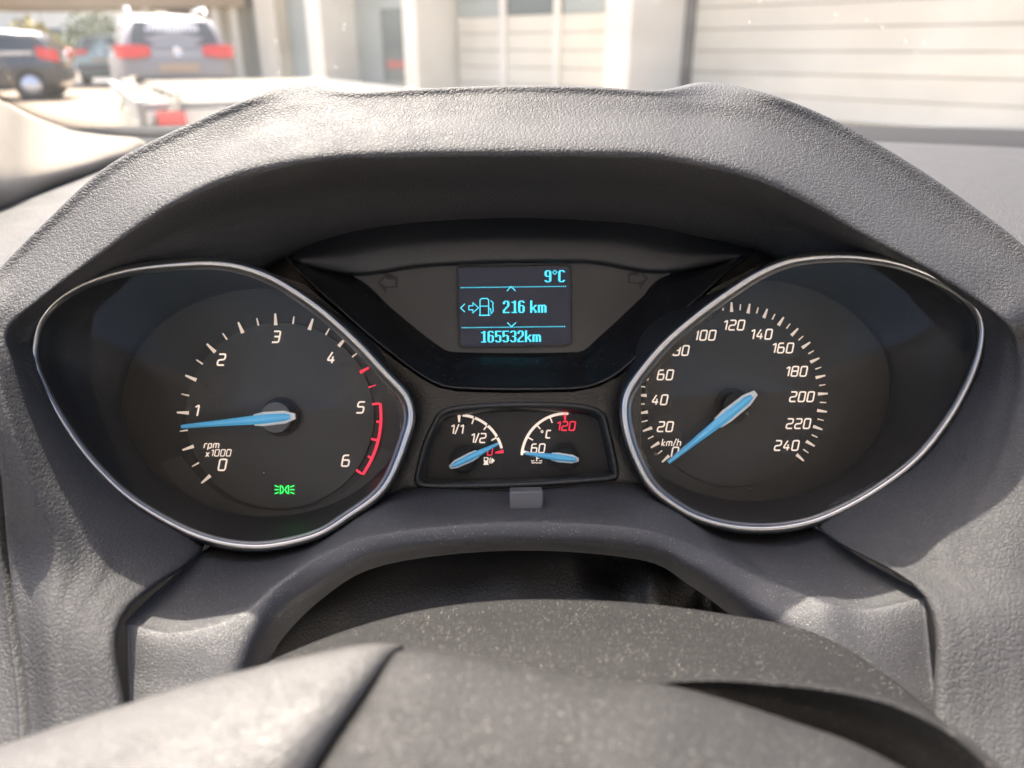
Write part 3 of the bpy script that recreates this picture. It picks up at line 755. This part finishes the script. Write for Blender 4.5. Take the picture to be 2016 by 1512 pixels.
loft('shell', [[P(*q) for q in s] for s in V], M['column'], cc, nu=5, nv=6)
sw = root('steering_wheel', P(1000, 1760, .12), 'grey leather steering wheel hub with dark seam at the lower edge', 'steering wheel')
LS = [  # left spoke pad
 [(-160,1560,.152),(0,1492,.152),(200,1418,.155),(400,1350,.158),(600,1297,.161),(720,1272,.163),(782,1268,.166)],
 [(-160,1530,.142),(0,1470,.143),(200,1405,.146),(400,1345,.149),(600,1297,.152),(715,1276,.155),(772,1282,.158)],
 [(-160,1600,.128),(0,1550,.129),(200,1490,.132),(400,1430,.135),(560,1390,.138),(660,1370,.141),(712,1372,.145)],
 [(-160,1760,.113),(0,1720,.114),(180,1660,.117),(340,1610,.120),(470,1570,.123),(550,1550,.126),(596,1550,.130)],
 [(-160,1960,.104),(0,1930,.105),(150,1880,.108),(280,1830,.111),(390,1790,.114),(460,1770,.117),(500,1770,.121)],
]
loft('spoke_cover', [[P(*q) for q in s] + [P(s[-1][0] + 14, s[-1][1] + 8, s[-1][2] + .010)] for s in LS], M['wheel'], sw, nu=6, nv=6)
AB = [  # centre pad, its right edge undercut above a dark recess
 [(800,1290,.166),(860,1292,.166),(960,1310,.166),(1080,1335,.166),(1200,1352,.165),(1320,1362,.164),(1440,1390,.162),(1560,1428,.160),(1680,1470,.157),(1800,1530,.153),(1900,1600,.148)],
 [(782,1286,.157),(850,1282,.156),(960,1298,.156),(1080,1322,.155),(1200,1342,.155),(1315,1352,.154),(1440,1385,.152),(1560,1425,.150),(1680,1468,.147),(1790,1528,.143),(1880,1600,.139)],
 [(722,1376,.145),(820,1360,.144),(940,1372,.144),(1060,1392,.143),(1180,1412,.142),(1300,1430,.141),(1420,1460,.140),(1540,1500,.138),(1650,1545,.135),(1750,1605,.132),(1830,1670,.128)],
 [(606,1554,.130),(740,1530,.129),(880,1535,.129),(1010,1550,.128),(1140,1566,.128),(1260,1584,.127),(1380,1610,.126),(1490,1645,.124),(1590,1690,.122),(1680,1745,.119),(1750,1800,.116)],
 [(510,1774,.121),(660,1740,.120),(820,1740,.120),(960,1750,.119),(1090,1766,.119),(1210,1784,.118),(1320,1810,.117),(1420,1845,.115),(1510,1890,.113),(1590,1940,.111),(1650,1990,.108)],
]
loft('airbag_cover', [[P(s[0][0] - 8, s[0][1] + 6, s[0][2] + .010)] + [P(*q) for q in s] for s in AB], M['pad'], sw, nu=6, nv=6)
RC = [  # raised lip behind the recess
 [(1290,1336,.167),(1400,1330,.166),(1520,1338,.164),(1640,1350,.162),(1760,1376,.158),(1870,1428,.153),(1960,1500,.147),(2040,1600,.141)],
 [(1292,1344,.164),(1400,1340,.162),(1520,1347,.160),(1640,1361,.158),(1758,1388,.154),(1862,1440,.149),(1948,1512,.144),(2026,1612,.138)],
 [(1296,1352,.165),(1400,1356,.165),(1520,1368,.163),(1640,1386,.161),(1752,1416,.157),(1852,1468,.153),(1934,1540,.148),(2010,1640,.142)],
 [(1300,1362,.169),(1400,1392,.170),(1520,1428,.170),(1640,1460,.169),(1740,1496,.166),(1830,1550,.162),(1910,1620,.157),(1990,1710,.150)],
]
loft('spoke_lip', [[P(*q) for q in s] for s in RC], M['column'], sw, nu=5, nv=5)

# ------------------------------------------------------------------ windscreen pillar trim and windscreen
pt = root('pillar_trim', P(60, 420, .5), 'beige cloth covered windscreen pillar trim at the end of the dashboard', 'pillar trim')
PT = [
 [(-260,60,.46),(-120,120,.50),(0,196,.545),(60,230,.585),(130,255,.63),(200,266,.68),(262,271,.73),(282,278,.75)],
 [(-260,75,.45),(-120,135,.49),(0,206,.535),(60,240,.575),(130,263,.62),(200,274,.67),(262,279,.72),(287,285,.745)],
 [(-260,200,.41),(-120,240,.45),(0,280,.50),(60,296,.54),(130,302,.585),(195,303,.635),(250,302,.69),(276,300,.73)],
 [(-260,360,.39),(-120,365,.43),(0,362,.475),(60,352,.515),(125,340,.56),(180,328,.61),(228,320,.67),(260,312,.71)],
 [(-260,470,.40),(-120,445,.44),(0,412,.485),(60,388,.525),(115,369,.57),(170,353,.62),(215,337,.67),(252,322,.71)],
 [(-260,490,.43),(-120,460,.47),(0,425,.51),(60,400,.55),(115,380,.59),(170,362,.64),(215,346,.69),(250,330,.73)],
]
loft('trim_panel', [[P(*q) for q in s] for s in PT], M['pillar'], pt, nu=6, nv=6)
WB = [(-300,20,.47),(-120,112,.53),(0,190,.58),(60,224,.62),(130,250,.67),(200,262,.72),(290,270,.78),(450,266,.86),(700,258,.95),(1005,252,1.0),(1350,250,1.0),(1700,249,.98),(2016,249,.94),(2300,252,.88)]
wb = resample(spline([P(*q) for q in WB], 6), 90)
lens_rows = []
for t in (0, .08, .2, .4, .6, .8, 1.0):
    lens_rows.append([p + Vector((-p.x * .12 * t, -(p.y + .05) * .98 * t, .48 * t + .05 * math.sin(math.pi * t))) for p in wb])
ws = mesh('windscreen', [p for r in lens_rows for p in r], grid_faces(len(lens_rows), 90), M['windscreen'], None, smooth=True,
     label='clear sloping windscreen glass with dust specks above the dashboard', cat='windscreen')
def frit():
    m = bpy.data.materials.new('windscreen_dot_print'); m.use_nodes = True; t = m.node_tree
    b = t.nodes['Principled BSDF']; b.inputs['Base Color'].default_value = (.02, .02, .02, 1); b.inputs['Roughness'].default_value = .6
    uv = N(m, 'ShaderNodeUVMap'); sp = N(m, 'ShaderNodeSeparateXYZ'); L(m, uv.outputs[0], sp.inputs[0])
    row = math_node(m, 'MODULO', math_node(m, 'FLOOR', sp.outputs[1]), 2)
    fx = math_node(m, 'SUBTRACT', math_node(m, 'FRACT', math_node(m, 'ADD', sp.outputs[0], math_node(m, 'MULTIPLY', row, .5))), .5)
    fy = math_node(m, 'SUBTRACT', math_node(m, 'FRACT', sp.outputs[1]), .5)
    rr = math_node(m, 'SQRT', math_node(m, 'ADD', math_node(m, 'MULTIPLY', fx, fx), math_node(m, 'MULTIPLY', fy, fy)))
    lim = maprange(m, sp.outputs[1], 0, 7, .52, .16)
    tr = N(m, 'ShaderNodeBsdfTransparent'); mx = N(m, 'ShaderNodeMixShader')
    L(m, math_node(m, 'LESS_THAN', rr, lim), mx.inputs[0]); L(m, tr.outputs[0], mx.inputs[1]); L(m, b.outputs[0], mx.inputs[2])
    L(m, mx.outputs[0], t.nodes['Material Output'].inputs[0]); return m
def dot_band():
    n = 60; rows_ = []
    for t in (-.003, 0.0, .026):
        rows_.append([p + Vector((-p.x * .12 * t, -(p.y + .05) * .98 * t - .0015, .48 * t + .05 * math.sin(math.pi * t))) for p in wb[:n]])
    o = mesh('dot_band', [p for r in rows_ for p in r], grid_faces(3, n), frit(), ws, recalc=False)
    uvl = o.data.uv_layers.new(name='UVMap')
    s = [0]
    for a, b in zip(wb[:n], wb[1:n]): s.append(s[-1] + (b - a).length)
    tv = (0, 0, 7)
    for p in o.data.polygons:
        for li in p.loop_indices:
            vi = o.data.loops[li].vertex_index
            uvl.data[li].uv = (s[vi % n] / .0019, tv[vi // n])
    return o
dot_band()

#BACKGROUND
# unseen pale cabin, added round the camera to block sky and bounce light
M['lining'] = plaster_lining = mat('added_roof_cloth', (.62, .60, .56), .9); M['cabin'] = mat('added_cabin_cloth', (.74, .71, .66), .8)
rows = []
for yy, dz in ((-.06, .475), (-.10, .495), (-.2, .52), (-.5, .54), (-1.0, .53), (-1.6, .45)):
    rows.append([Vector((x, yy + .05 * abs(x - .25), CAMZ + dz - .10 * (abs(x - .28) / .8) ** 3)) for x in (-.56, -.4, -.2, .1, .4, .7, 1.0, 1.12)])
loft('added_roof_lining', rows, M['lining'], None, nu=3, nv=3, kind='structure')
box('added_cabin_wall', (-.60, -1.6, CAMZ - .75), (-.56, .75, CAMZ - .06), M['cabin'], None, kind='structure')
box('added_cabin_wall', (1.12, -1.6, CAMZ - .75), (1.16, .75, CAMZ - .06), M['cabin'], None, kind='structure')
box('added_cabin_wall', (-.56, -1.64, CAMZ - .75), (1.12, -1.6, CAMZ - .05), M['cabin'], None, kind='structure')
box('added_seat_cushion', (-.30, -.42, CAMZ - .55), (.30, .06, CAMZ - .40), M['cabin'], None, bv=.04, kind='structure')  # unseen pale seat added, set forward to bounce sun under the hood
box('added_seat_backrest', (-.30, -.58, CAMZ - .40), (.30, -.42, CAMZ + .16), M['cabin'], None, bv=.05, kind='structure')
box('added_cabin_floor', (-.56, -1.6, CAMZ - .78), (1.12, 1.0, CAMZ - .75), M['cabin'], None, kind='structure')
# ================================================================== OUTSIDE THE WINDSCREEN
def ground_mat():
    m = mat('brick_paving', (.33, .26, .18), .85); b = m.node_tree.nodes['Principled BSDF']
    tc = N(m, 'ShaderNodeTexCoord'); br = N(m, 'ShaderNodeTexBrick'); L(m, tc.outputs['Object'], br.inputs[0])
    br.inputs['Scale'].default_value = 4.5; br.inputs['Color1'].default_value = (.27, .20, .13, 1); br.inputs['Color2'].default_value = (.22, .17, .115, 1)
    br.inputs['Mortar'].default_value = (.2, .17, .13, 1); br.inputs['Mortar Size'].default_value = .012
    n = noise(m, tc.outputs['Object'], .35, 4)
    mx = N(m, 'ShaderNodeMix'); mx.data_type = 'RGBA'; mx.blend_type = 'MULTIPLY'; L(m, maprange(m, n.outputs[0], .3, .7, 0, .5), mx.inputs[0])
    L(m, br.outputs[0], mx.inputs[6]); mx.inputs[7].default_value = (.6, .58, .55, 1); L(m, mx.outputs[2], b.inputs['Base Color']); return m
mesh('ground', [(-400, -200, 0), (400, -200, 0), (400, 800, 0), (-400, 800, 0)], [(0, 1, 2, 3)], ground_mat(), None, kind='structure')
mesh('street', [(-60, 25.5, .004), (-9.5, 25.5, .004), (-14, 33, .004), (-60, 33, .004)], [(0, 1, 2, 3)], mat('street_asphalt', (.10, .10, .10), .85), None, kind='structure')

def plaster(name, col):
    m = mat(name, col, .75); b = m.node_tree.nodes['Principled BSDF']; tc = N(m, 'ShaderNodeTexCoord'); n = noise(m, tc.outputs['Object'], 1.3, 5)
    mx = N(m, 'ShaderNodeMix'); mx.data_type = 'RGBA'; L(m, maprange(m, n.outputs[0], .3, .7, 0, .4), mx.inputs[0])
    mx.inputs[6].default_value = (*col, 1); mx.inputs[7].default_value = (col[0] * .82, col[1] * .81, col[2] * .76, 1); L(m, mx.outputs[2], b.inputs['Base Color']); return m
M['door'] = plaster('door_cream', (.80, .75, .60)); M['wall'] = plaster('wall_cream', (.68, .62, .48)); M['pilaster'] = plaster('pilaster_white', (.86, .82, .70))
M['groove'] = mat('door_groove', (.40, .37, .29), .8); M['seal'] = mat('rubber_seal', (.10, .10, .10), .7); M['glassdark'] = mat('shop_glass', (.10, .14, .14), .08); M['glassgreen'] = mat('frosted_glass', (.36, .40, .36), .35)
E2 = Vector((-.677, .735, 0)); N2 = Vector((-.735, -.677, 0)); F0 = Vector((3.0, 14.5, 0))
def FP(s, o, z): return F0 + E2 * s + N2 * o + Vector((0, 0, z))
def FS(px, o=0.0):
    k = (px - CPX) / 1653.0
    return (3 - .735 * o - 14.5 * k + .677 * o * k) / (.677 + .735 * k)
def fbox(name, s0, s1, o0, o1, z0, z1, m, parent, **kw):
    v = [FP(s, o, z) for s in (s0, s1) for o in (o0, o1) for z in (z0, z1)]
    return mesh(name, v, [(0, 1, 3, 2), (4, 6, 7, 5), (0, 4, 5, 1), (2, 3, 7, 6), (0, 2, 6, 4), (1, 5, 7, 3)], m, parent, **kw)
gb = root('garage_building', FP(4, 0, 0), 'cream garage building with ribbed sectional doors and square pillars', 'building')
fbox('wall', -11, 21, -.6, -.25, 0, 5.2, M['wall'], gb)
fbox('fascia', -11.2, 21, -.25, .3, 3.15, 5.0, M['wall'], gb)
def sec_door(s0, s1, ztop, ph, windows=None):
    d = fbox('garage_door', s0, s1, -.249, -.18, 0, ztop, M['groove'], gb)
    n = int(ztop / ph)
    for i in range(n):
        z0, z1 = .06 + i * ph, .06 + (i + 1) * ph - .018
        if windows and z0 > windows:
            k = 3
            for j in range(k):
                a = s0 + (s1 - s0) * j / k; b_ = s0 + (s1 - s0) * (j + 1) / k
                p = fbox('door_panel', a + .02, b_ - .02, -.18, -.13, z0, z1, M['glassgreen'] if j != 1 else M['glassdark'], d)
        else:
            fbox('door_panel', s0 + .03, s1 - .03, -.18, -.12, z0, z1, M['door'], d)
    return d
sec_door(-9.5, -.05, 3.1, .334)
fbox('door_jamb', -.05, .12, -.2, .02, 0, 3.15, M['seal'], gb)
d2 = sec_door(FS(1190) - .4, FS(893), 3.1, .334, windows=1.45)
for px in (985, 1090): fbox('door_mullion', FS(px) - .09, FS(px) + .09, -.12, -.06, 0, 3.1, M['pilaster'], gb)
for (a, b_, c, o) in ((1190, 1240, 1345, 1.44), (795, 822, 880, .95), (608, 636, 690, .84)):
    s1, s0 = FS(a, o), FS(b_, o)
    fbox('pillar', s0, s1, -.25, o, 0, 3.6, M['pilaster'], gb)
fbox('pillar', FS(560), FS(522), -.25, .2, 0, 3.6, M['wall'], gb)
fbox('pillar', FS(480), FS(460), -.25, .3, 0, 3.6, M['wall'], gb)
w1 = fbox('shop_window', FS(795), FS(690), -.249, -.2, .2, 3.1, M['glassgreen'], gb); fbox('pane', FS(795), FS(741), -.2, -.18, .3, 2.0, M['glassdark'], w1)
fbox('red_car_reflection', FS(788), FS(748), -.18, -.17, .62, .80, mat('red_reflection_paint', (.5, .12, .1), .6), w1)  # reflection of a red car, put on the glass as a coloured sheet
w2 = fbox('shop_window', FS(608), FS(560), -.249, -.2, .1, 3.1, M['glassgreen'], gb); fbox('pane', FS(612), FS(598), -.2, -.18, .3, 3.0, M['glassdark'], w2)
w3 = fbox('shop_window', FS(522), FS(480), -.249, -.2, .1, 3.1, M['glassgreen'], gb); fbox('pane', FS(516), FS(504), -.2, -.18, .5, 3.0, M['glassdark'], w3)
# carport behind the grey car
cp = root('carport', Vector((-9, 27, 0)), 'brown timber carport behind the grey car', 'carport')
M['taupe'] = plaster('taupe_wall', (.30, .26, .20)); M['timber'] = plaster('timber_brown', (.34, .24, .13))
box('roof', (-17.5, 26.2, 2.25), (-8.2, 30, 3.4), M['timber'], cp)
box('back_wall', (-12.0, 29.6, 0), (-8.2, 29.9, 2.25), M['taupe'], cp)
for px in (300, 432, 468): c = PG(px, 90, 26.4); box('post', (c.x - .12, 26.35, 0), (c.x + .12, 26.6, 2.25), M['wall'], cp)
# pale building across the street
hb = root('house', Vector((-28, 48, 0)), 'pale white building across the street with dark windows', 'building')
M['pale'] = plaster('pale_render', (.80, .82, .74)); M['roof'] = mat('far_roof', (.42, .34, .26), .8)
box('wall', (-40, 47, 0), (-24.2, 58, 3.6), M['pale'], hb); box('roof', (-41, 46.4, 3.6), (-23.8, 58.5, 5.0), M['roof'], hb)
for x0 in (-27.3, -31.8, -36.2): w_ = box('window', (x0, 46.93, 1.2), (x0 + 2.2, 47.05, 2.1), M['glassdark'], hb)
# street lamp
c = PG(93, 94, 32)
lp = root('street_lamp', Vector((c.x, 32, 0)), 'tall pale grey street lamp post beside the street', 'street lamp')
ring = lambda r, z: [Vector((c.x + r * math.cos(k * .7854), 32 + r * math.sin(k * .7854), z)) for k in range(8)]
stack('post', [ring(.13, 0), ring(.11, .8), ring(.08, 3), ring(.06, 7)], mat('lamp_grey', (.55, .55, .55), .4, .3), lp)
box('lamp_head', (c.x - .1, 31.2, 7.0), (c.x + .1, 32.3, 7.14), M['seal'], lp)
# shrubs by the street
def shrub(px, y, h, r, col, label):
    c = PG(px, 94, y); rt = root('shrub', Vector((c.x, y, 0)), label, 'shrub')
    vs, fs = [], []
    for i in range(900):
        th, ph = random.uniform(0, 6.283), math.acos(random.uniform(-.3, 1)); rr = r * (.55 + .45 * random.random()) * (1 + .25 * math.sin(th * 3 + ph * 4))
        p = Vector((c.x + rr * math.sin(ph) * math.cos(th), y + rr * math.sin(ph) * math.sin(th), h * .45 + h * .55 * (rr / r) * math.cos(ph)))
        u = Vector((random.gauss(0, 1), random.gauss(0, 1), random.gauss(0, 1))).normalized() * .11; v = u.orthogonal().normalized() * .07
        s = len(vs); vs += [p - u, p + v, p + u, p - v]; fs.append((s, s + 1, s + 2, s + 3))
    mesh('crown', vs, fs, mat(label[:12], col, .6), rt, recalc=False)
    stack('trunk', [[Vector((c.x + q * math.cos(k), y + q * math.sin(k), z)) for k in (0, 1.57, 3.14, 4.71)] for q, z in ((.1, 0), (.06, h * .5))], M['timber'], rt)
shrub(70, 30, 1.9, .8, (.42, .36, .05), 'yellow leaved rounded shrub beside the street lamp')
shrub(195, 34, 2.6, 1.2, (.06, .10, .04), 'dark green shrub beside the carport')
shrub(150, 40, 1.7, 1.0, (.16, .20, .06), 'light green low shrub in front of the pale building')

# ---- vehicles
M['tyre'] = mat('tyre_rubber', (.02, .02, .02), .8); M['alloy'] = mat('alloy_wheel', (.7, .7, .7), .3, .7); M['tail'] = mat('tail_lamp_red', (.75, .015, .03), .15, coat=.5)
M['tail'].node_tree.nodes['Principled BSDF'].inputs['Emission Color'].default_value = (0, 0, 0, 1)
M['plate_y'] = mat('number_plate_yellow', (.42, .31, .22), .4); M['carglass'] = mat('car_glass', (.03, .045, .05), .04, coat=.5); M['silver'] = mat('bright_trim', (.75, .76, .78), .2, .8)
def vehicle(name, label, cat, pos, yaw, paint, hz=1.0, length=4.0, rear='wide', sticker=False, rails=False):
    ca, sa = math.cos(yaw), math.sin(yaw)
    def T(x, y, z): return Vector((pos[0] + ca * x - sa * y, pos[1] + sa * x + ca * y, z))
    rt = root(name, Vector((pos[0], pos[1], 0)), label, cat)
    k = length / 4.05
    def loop(x, hw, z0, z1, r):
        pts = []
        for cx_, cz_, a0 in ((hw - r, z1 - r, 0), (-hw + r, z1 - r, 90), (-hw + r, z0 + r, 180), (hw - r, z0 + r, 270)):
            for a in (0, 30, 60, 90):
                pts.append(T(x * k, cx_ + r * math.cos(R(a0 + a)), cz_ + r * math.sin(R(a0 + a))))
        return pts
    st = [(-.02, .70, .44, .84, .1), (.03, .80, .32, .97, .12), (.14, .85, .26, 1.03, .14), (.5, .88, .22, 1.04, .14), (1.2, .90, .2, 1.0, .13), (2.7, .90, .2, .96, .13), (3.3, .88, .22, .90, .16), (3.85, .80, .28, .76, .16), (4.05, .62, .40, .62, .1)]
    stack('body', [loop(a, b_, c_ * (1 if c_ < .3 else hz), d_ * hz, e_) for a, b_, c_, d_, e_ in st], paint, rt, cap=True)
    def cab(x, hb, ht, zb, zt):
        r = .10
        return [T(x * k, hb, zb), T(x * k, (hb * .4 + ht * .6), zb + (zt - zb) * .62), T(x * k, ht, zt - .05), T(x * k, ht - r, zt), T(x * k, 0, zt + .025), T(x * k, -ht + r, zt), T(x * k, -ht, zt - .05), T(x * k, -(hb * .4 + ht * .6), zb + (zt - zb) * .62), T(x * k, -hb, zb)]
    cs = [(.06, .80, .76, .93, .99), (.14, .82, .73, .93, 1.16), (.26, .83, .69, .93, 1.36), (.42, .83, .66, .93, 1.45), (1.2, .84, .64, .93, 1.50), (2.1, .84, .64, .93, 1.48), (2.55, .83, .68, .92, 1.28), (3.1, .82, .78, .9, .93)]
    stack('cabin', [cab(a, b_, c_, d_ * hz, e_ * hz) for a, b_, c_, d_, e_ in cs], paint, rt, closed=False)
    # rear window, on the sloped tailgate
    def rw(x, y, z, o=.02): return T(x * k - o, y, z * hz)
    q = [rw(.105, .66, 1.06), rw(.105, -.66, 1.06), rw(.20, -.62, 1.25), rw(.30, -.55, 1.40), rw(.30, .55, 1.40), rw(.20, .62, 1.25)]
    mesh('rear_window', q, [(0, 1, 2, 5), (5, 2, 3, 4)], M['carglass'], rt)
    for sy in (1, -1):
        def sw_(x, t, o=.016):
            for a, b_ in zip(cs, cs[1:]):
                if a[0] <= x <= b_[0]:
                    f = (x - a[0]) / (b_[0] - a[0]); hb, ht, zb, zt = [a[i] + (b_[i] - a[i]) * f for i in (1, 2, 3, 4)]
            y = hb + (ht - hb) * t; return T(x * k, sy * (y + o), (zb + (zt - .05 - zb) * t) * hz)
        for x0, x1 in ((.42, 1.18), (1.26, 2.45)):
            mesh('side_window', [sw_(x0, .16), sw_(x1, .16), sw_(x1 - .05 if x1 < 2 else x1 - .22, .86), sw_(x0 + .05, .86)], [(0, 1, 2, 3)], M['carglass'], rt)
        tr_ = stack('window_trim', [[T(x * k, sy * (.885 + d), z * hz) for d, z in ((0, 1.0), (.015, 1.0), (.015, 1.05), (0, 1.05))] for x in (.45, 1.2, 2.6)], M['silver'], rt, smooth=False)
        # tail lamp wrapping round the corner
        if rear == 'wide': pr = [(-.03, .42), (-.04, .62), (-.01, .80), (.10, .875), (.26, .895)]; z0, z1 = .89, 1.07
        else: pr = [(-.02, .66), (.02, .76), (.08, .84), (.2, .89), (.32, .905)]; z0, z1 = .80, 1.08
        lv = []
        for i, (x, y) in enumerate(pr):
            zz0, zz1 = z0 + (.03 if i in (0, 4) else 0) + (.1 * i / 4 if rear != 'wide' else 0), z1 - (.02 if i == 0 else 0) + (.06 * i / 4 if rear != 'wide' else 0)
            lv.append([T(x * k - .012, sy * (y + .012), zz0 * hz), T(x * k - .012, sy * (y + .012), zz1 * hz), T(x * k + .05, sy * (y - .03), zz1 * hz), T(x * k + .05, sy * (y - .03), zz0 * hz)])
        stack('tail_lamp', lv, M['tail'], rt, cap=True, smooth=False)
        for wx in (.62, 3.22):
            n = 28
            def wl(r, y): return [T(wx * k + r * math.cos(6.2832 * i / n), sy * y, .31 + r * math.sin(6.2832 * i / n)) for i in range(n)]
            wh = stack('wheel', [wl(.19, .75), wl(.29, .74), wl(.315, .78), wl(.315, .89), wl(.29, .915), wl(.21, .905)], M['tyre'], rt, cap=True)
            hubr = stack('wheel_rim', [wl(.215, .90), wl(.215, .912), wl(.06, .925), wl(.01, .925)], M['alloy'], wh)
            stack('wheel_arch', [wl(.36, .80), wl(.36, .888), wl(.33, .893), wl(.30, .80)], M['tyre'], wh)
    pl_ = [T(-.05, y, z * hz) for y, z in ((.30, .70), (-.30, .70), (-.30, .82), (.30, .82))]
    mesh('number_plate', pl_ + [p + Vector((ca * .04, sa * .04, 0)) for p in pl_], [(0, 1, 2, 3), (4, 5, 6, 7), (0, 1, 5, 4), (2, 3, 7, 6), (0, 3, 7, 4), (1, 2, 6, 5)], M['plate_y'], rt)
    bl = [[T(x, y, z * hz) for z in (.40, .48, .60, .63)] for x, y in ((.30, .9), (.06, .86), (-.05, .66), (-.07, 0), (-.05, -.66), (.06, -.86), (.30, -.9))]
    stack('bumper', bl, M['seal'] if rear == 'wide' else paint, rt, closed=False)
    em = [[T(-.03 - dx, r_ * math.cos(i * .349), .965 * hz + r_ * math.sin(i * .349)) for i in range(18)] for r_, dx in ((.075, 0), (.075, .02), (.055, .03), (.05, .015), (.0005, .015))]
    stack('emblem', em, M['silver'], rt)
    if rails:
        for sy in (1, -1): stack('roof_rail', [[T(x * k, sy * (.56 + a), (1.53 + b_) * hz + dz) for a, b_ in ((0, 0), (.04, 0), (.04, .04), (0, .04))] for x, dz in ((.40, -.06), (.6, .03), (1.9, .03), (2.1, -.05))], M['silver'], rt)
    if sticker:
        vs, fs = [], []
        for i in range(13):
            y0 = .40 - i * .062; hgt = random.choice((.06, .085, .10))
            s = len(vs)
            vs += [rw(.19, y0, 1.255, .03), rw(.19, y0 - .042, 1.255, .03), rw(.19 + hgt * .45, y0 - .042, 1.255 + hgt, .03), rw(.19 + hgt * .45, y0, 1.255 + hgt, .03)]; fs.append((s, s + 1, s + 2, s + 3))
        mesh('window_lettering', vs, fs, mat('white_vinyl', (.85, .85, .82), .5), rt, recalc=False)
    return rt
YAW = math.atan2(.883, -.469)
vehicle('parked_car', 'grey family car with roof rails just beyond the flat trailer', 'car', (-5.35, 13.4), YAW, mat('paint_grey', (.27, .26, .25), .45, .2, coat=.15), hz=1.07, length=4.4, sticker=True, rails=True)
vehicle('parked_car', 'black hatchback seen side on across the paving', 'car', (-10.55, 19.7), math.pi + .28, mat('paint_black', (.035, .034, .036), .25, coat=.8), hz=.98, length=3.95, rear='tall')
vehicle('parked_car', 'pale green small car parked by the carport', 'car', (-13.0, 26.5), R(95), mat('paint_green', (.30, .42, .38), .3, coat=.6), hz=1.0, length=3.8)
# flat trailer behind the grey car
tro = Vector((-2.38, 5.3, 0)); tf = Vector((-.469, .883, 0)); trr = Vector((.883, .469, 0))
def TP(r_, f_, z): return tro + trr * r_ + tf * f_ + Vector((0, 0, z))
def tbox(name, r0, r1, f0, f1, z0, z1, m, parent):
    v = [TP(a, b_, z) for a in (r0, r1) for b_ in (f0, f1) for z in (z0, z1)]
    return mesh(name, v, [(0, 1, 3, 2), (4, 6, 7, 5), (0, 4, 5, 1), (2, 3, 7, 6), (0, 2, 6, 4), (1, 5, 7, 3)], m, parent)
tl = root('flat_trailer', TP(1, 2, 0), 'white flatbed trailer with red tail lamp behind the grey car', 'trailer')
M['bed'] = plaster('trailer_bed', (.12, .10, .07)); M['tgrey'] = plaster('trailer_rail', (.36, .35, .32))
for i in range(8): tbox('bed_plank', .02 + i * .25, .26 + i * .25, .02, 3.9, .74, .775, M['bed'], tl)
tbox('rear_rail', -.02, 2.04, -.04, .02, .74, .775, M['tgrey'], tl); tbox('side_rail', -.05, .0, .02, 3.92, .62, .785, M['tgrey'], tl); tbox('side_rail', 2.03, 2.08, .02, 3.92, .62, .785, M['tgrey'], tl)
tbox('light_bar', 0.0, 2.02, -.08, -.02, .60, .725, M['pilaster'], tl)
for r0 in (.05, 1.78): tbox('tail_lamp', r0, r0 + .17, -.13, -.08, .615, .725, M['tail'], tl)
tbox('drawbar', .95, 1.09, 3.92, 5.0, .48, .58, M['seal'], tl)
for r0 in (-.02, 1.85):
    for f_ in (1.5, 2.3):
        n = 24; wl = lambda q, rr: [TP(rr, f_ + q * math.cos(6.2832 * i / n), .28 + q * math.sin(6.2832 * i / n)) for i in range(n)]
        stack('wheel', [wl(.16, r0), wl(.27, r0), wl(.28, r0 + .03), wl(.28, r0 + .15), wl(.16, r0 + .17)], M['tyre'], tl, cap=True)
# crumpled cover hanging over the near corner of the trailer
vs = []
nr, nf = 14, 26
for j in range(nf):
    for i in range(nr):
        f_ = -.12 + 3.6 * j / (nf - 1); a = i / (nr - 1)
        drop = (.10 + .24 * math.exp(-f_ * 1.2)) * a ** 1.3
        rr_ = .20 - .30 * a + .05 * math.sin(j * 1.9 + i * .8) + .03 * math.sin(j * 3.1 - i * 1.7)
        z = .80 - drop + .03 * math.sin(i * 1.3 + j * .9) * (1 - a * .5) + .03 * math.sin(j * 2.3 + i)
        vs.append(TP(rr_, f_, z))
mesh('trailer_cover', vs, grid_faces(nf, nr), plaster('cover_cloth', (.12, .11, .085)), None, smooth=True, label='crumpled pale cloth cover draped over the corner of the flat trailer', cat='cover')
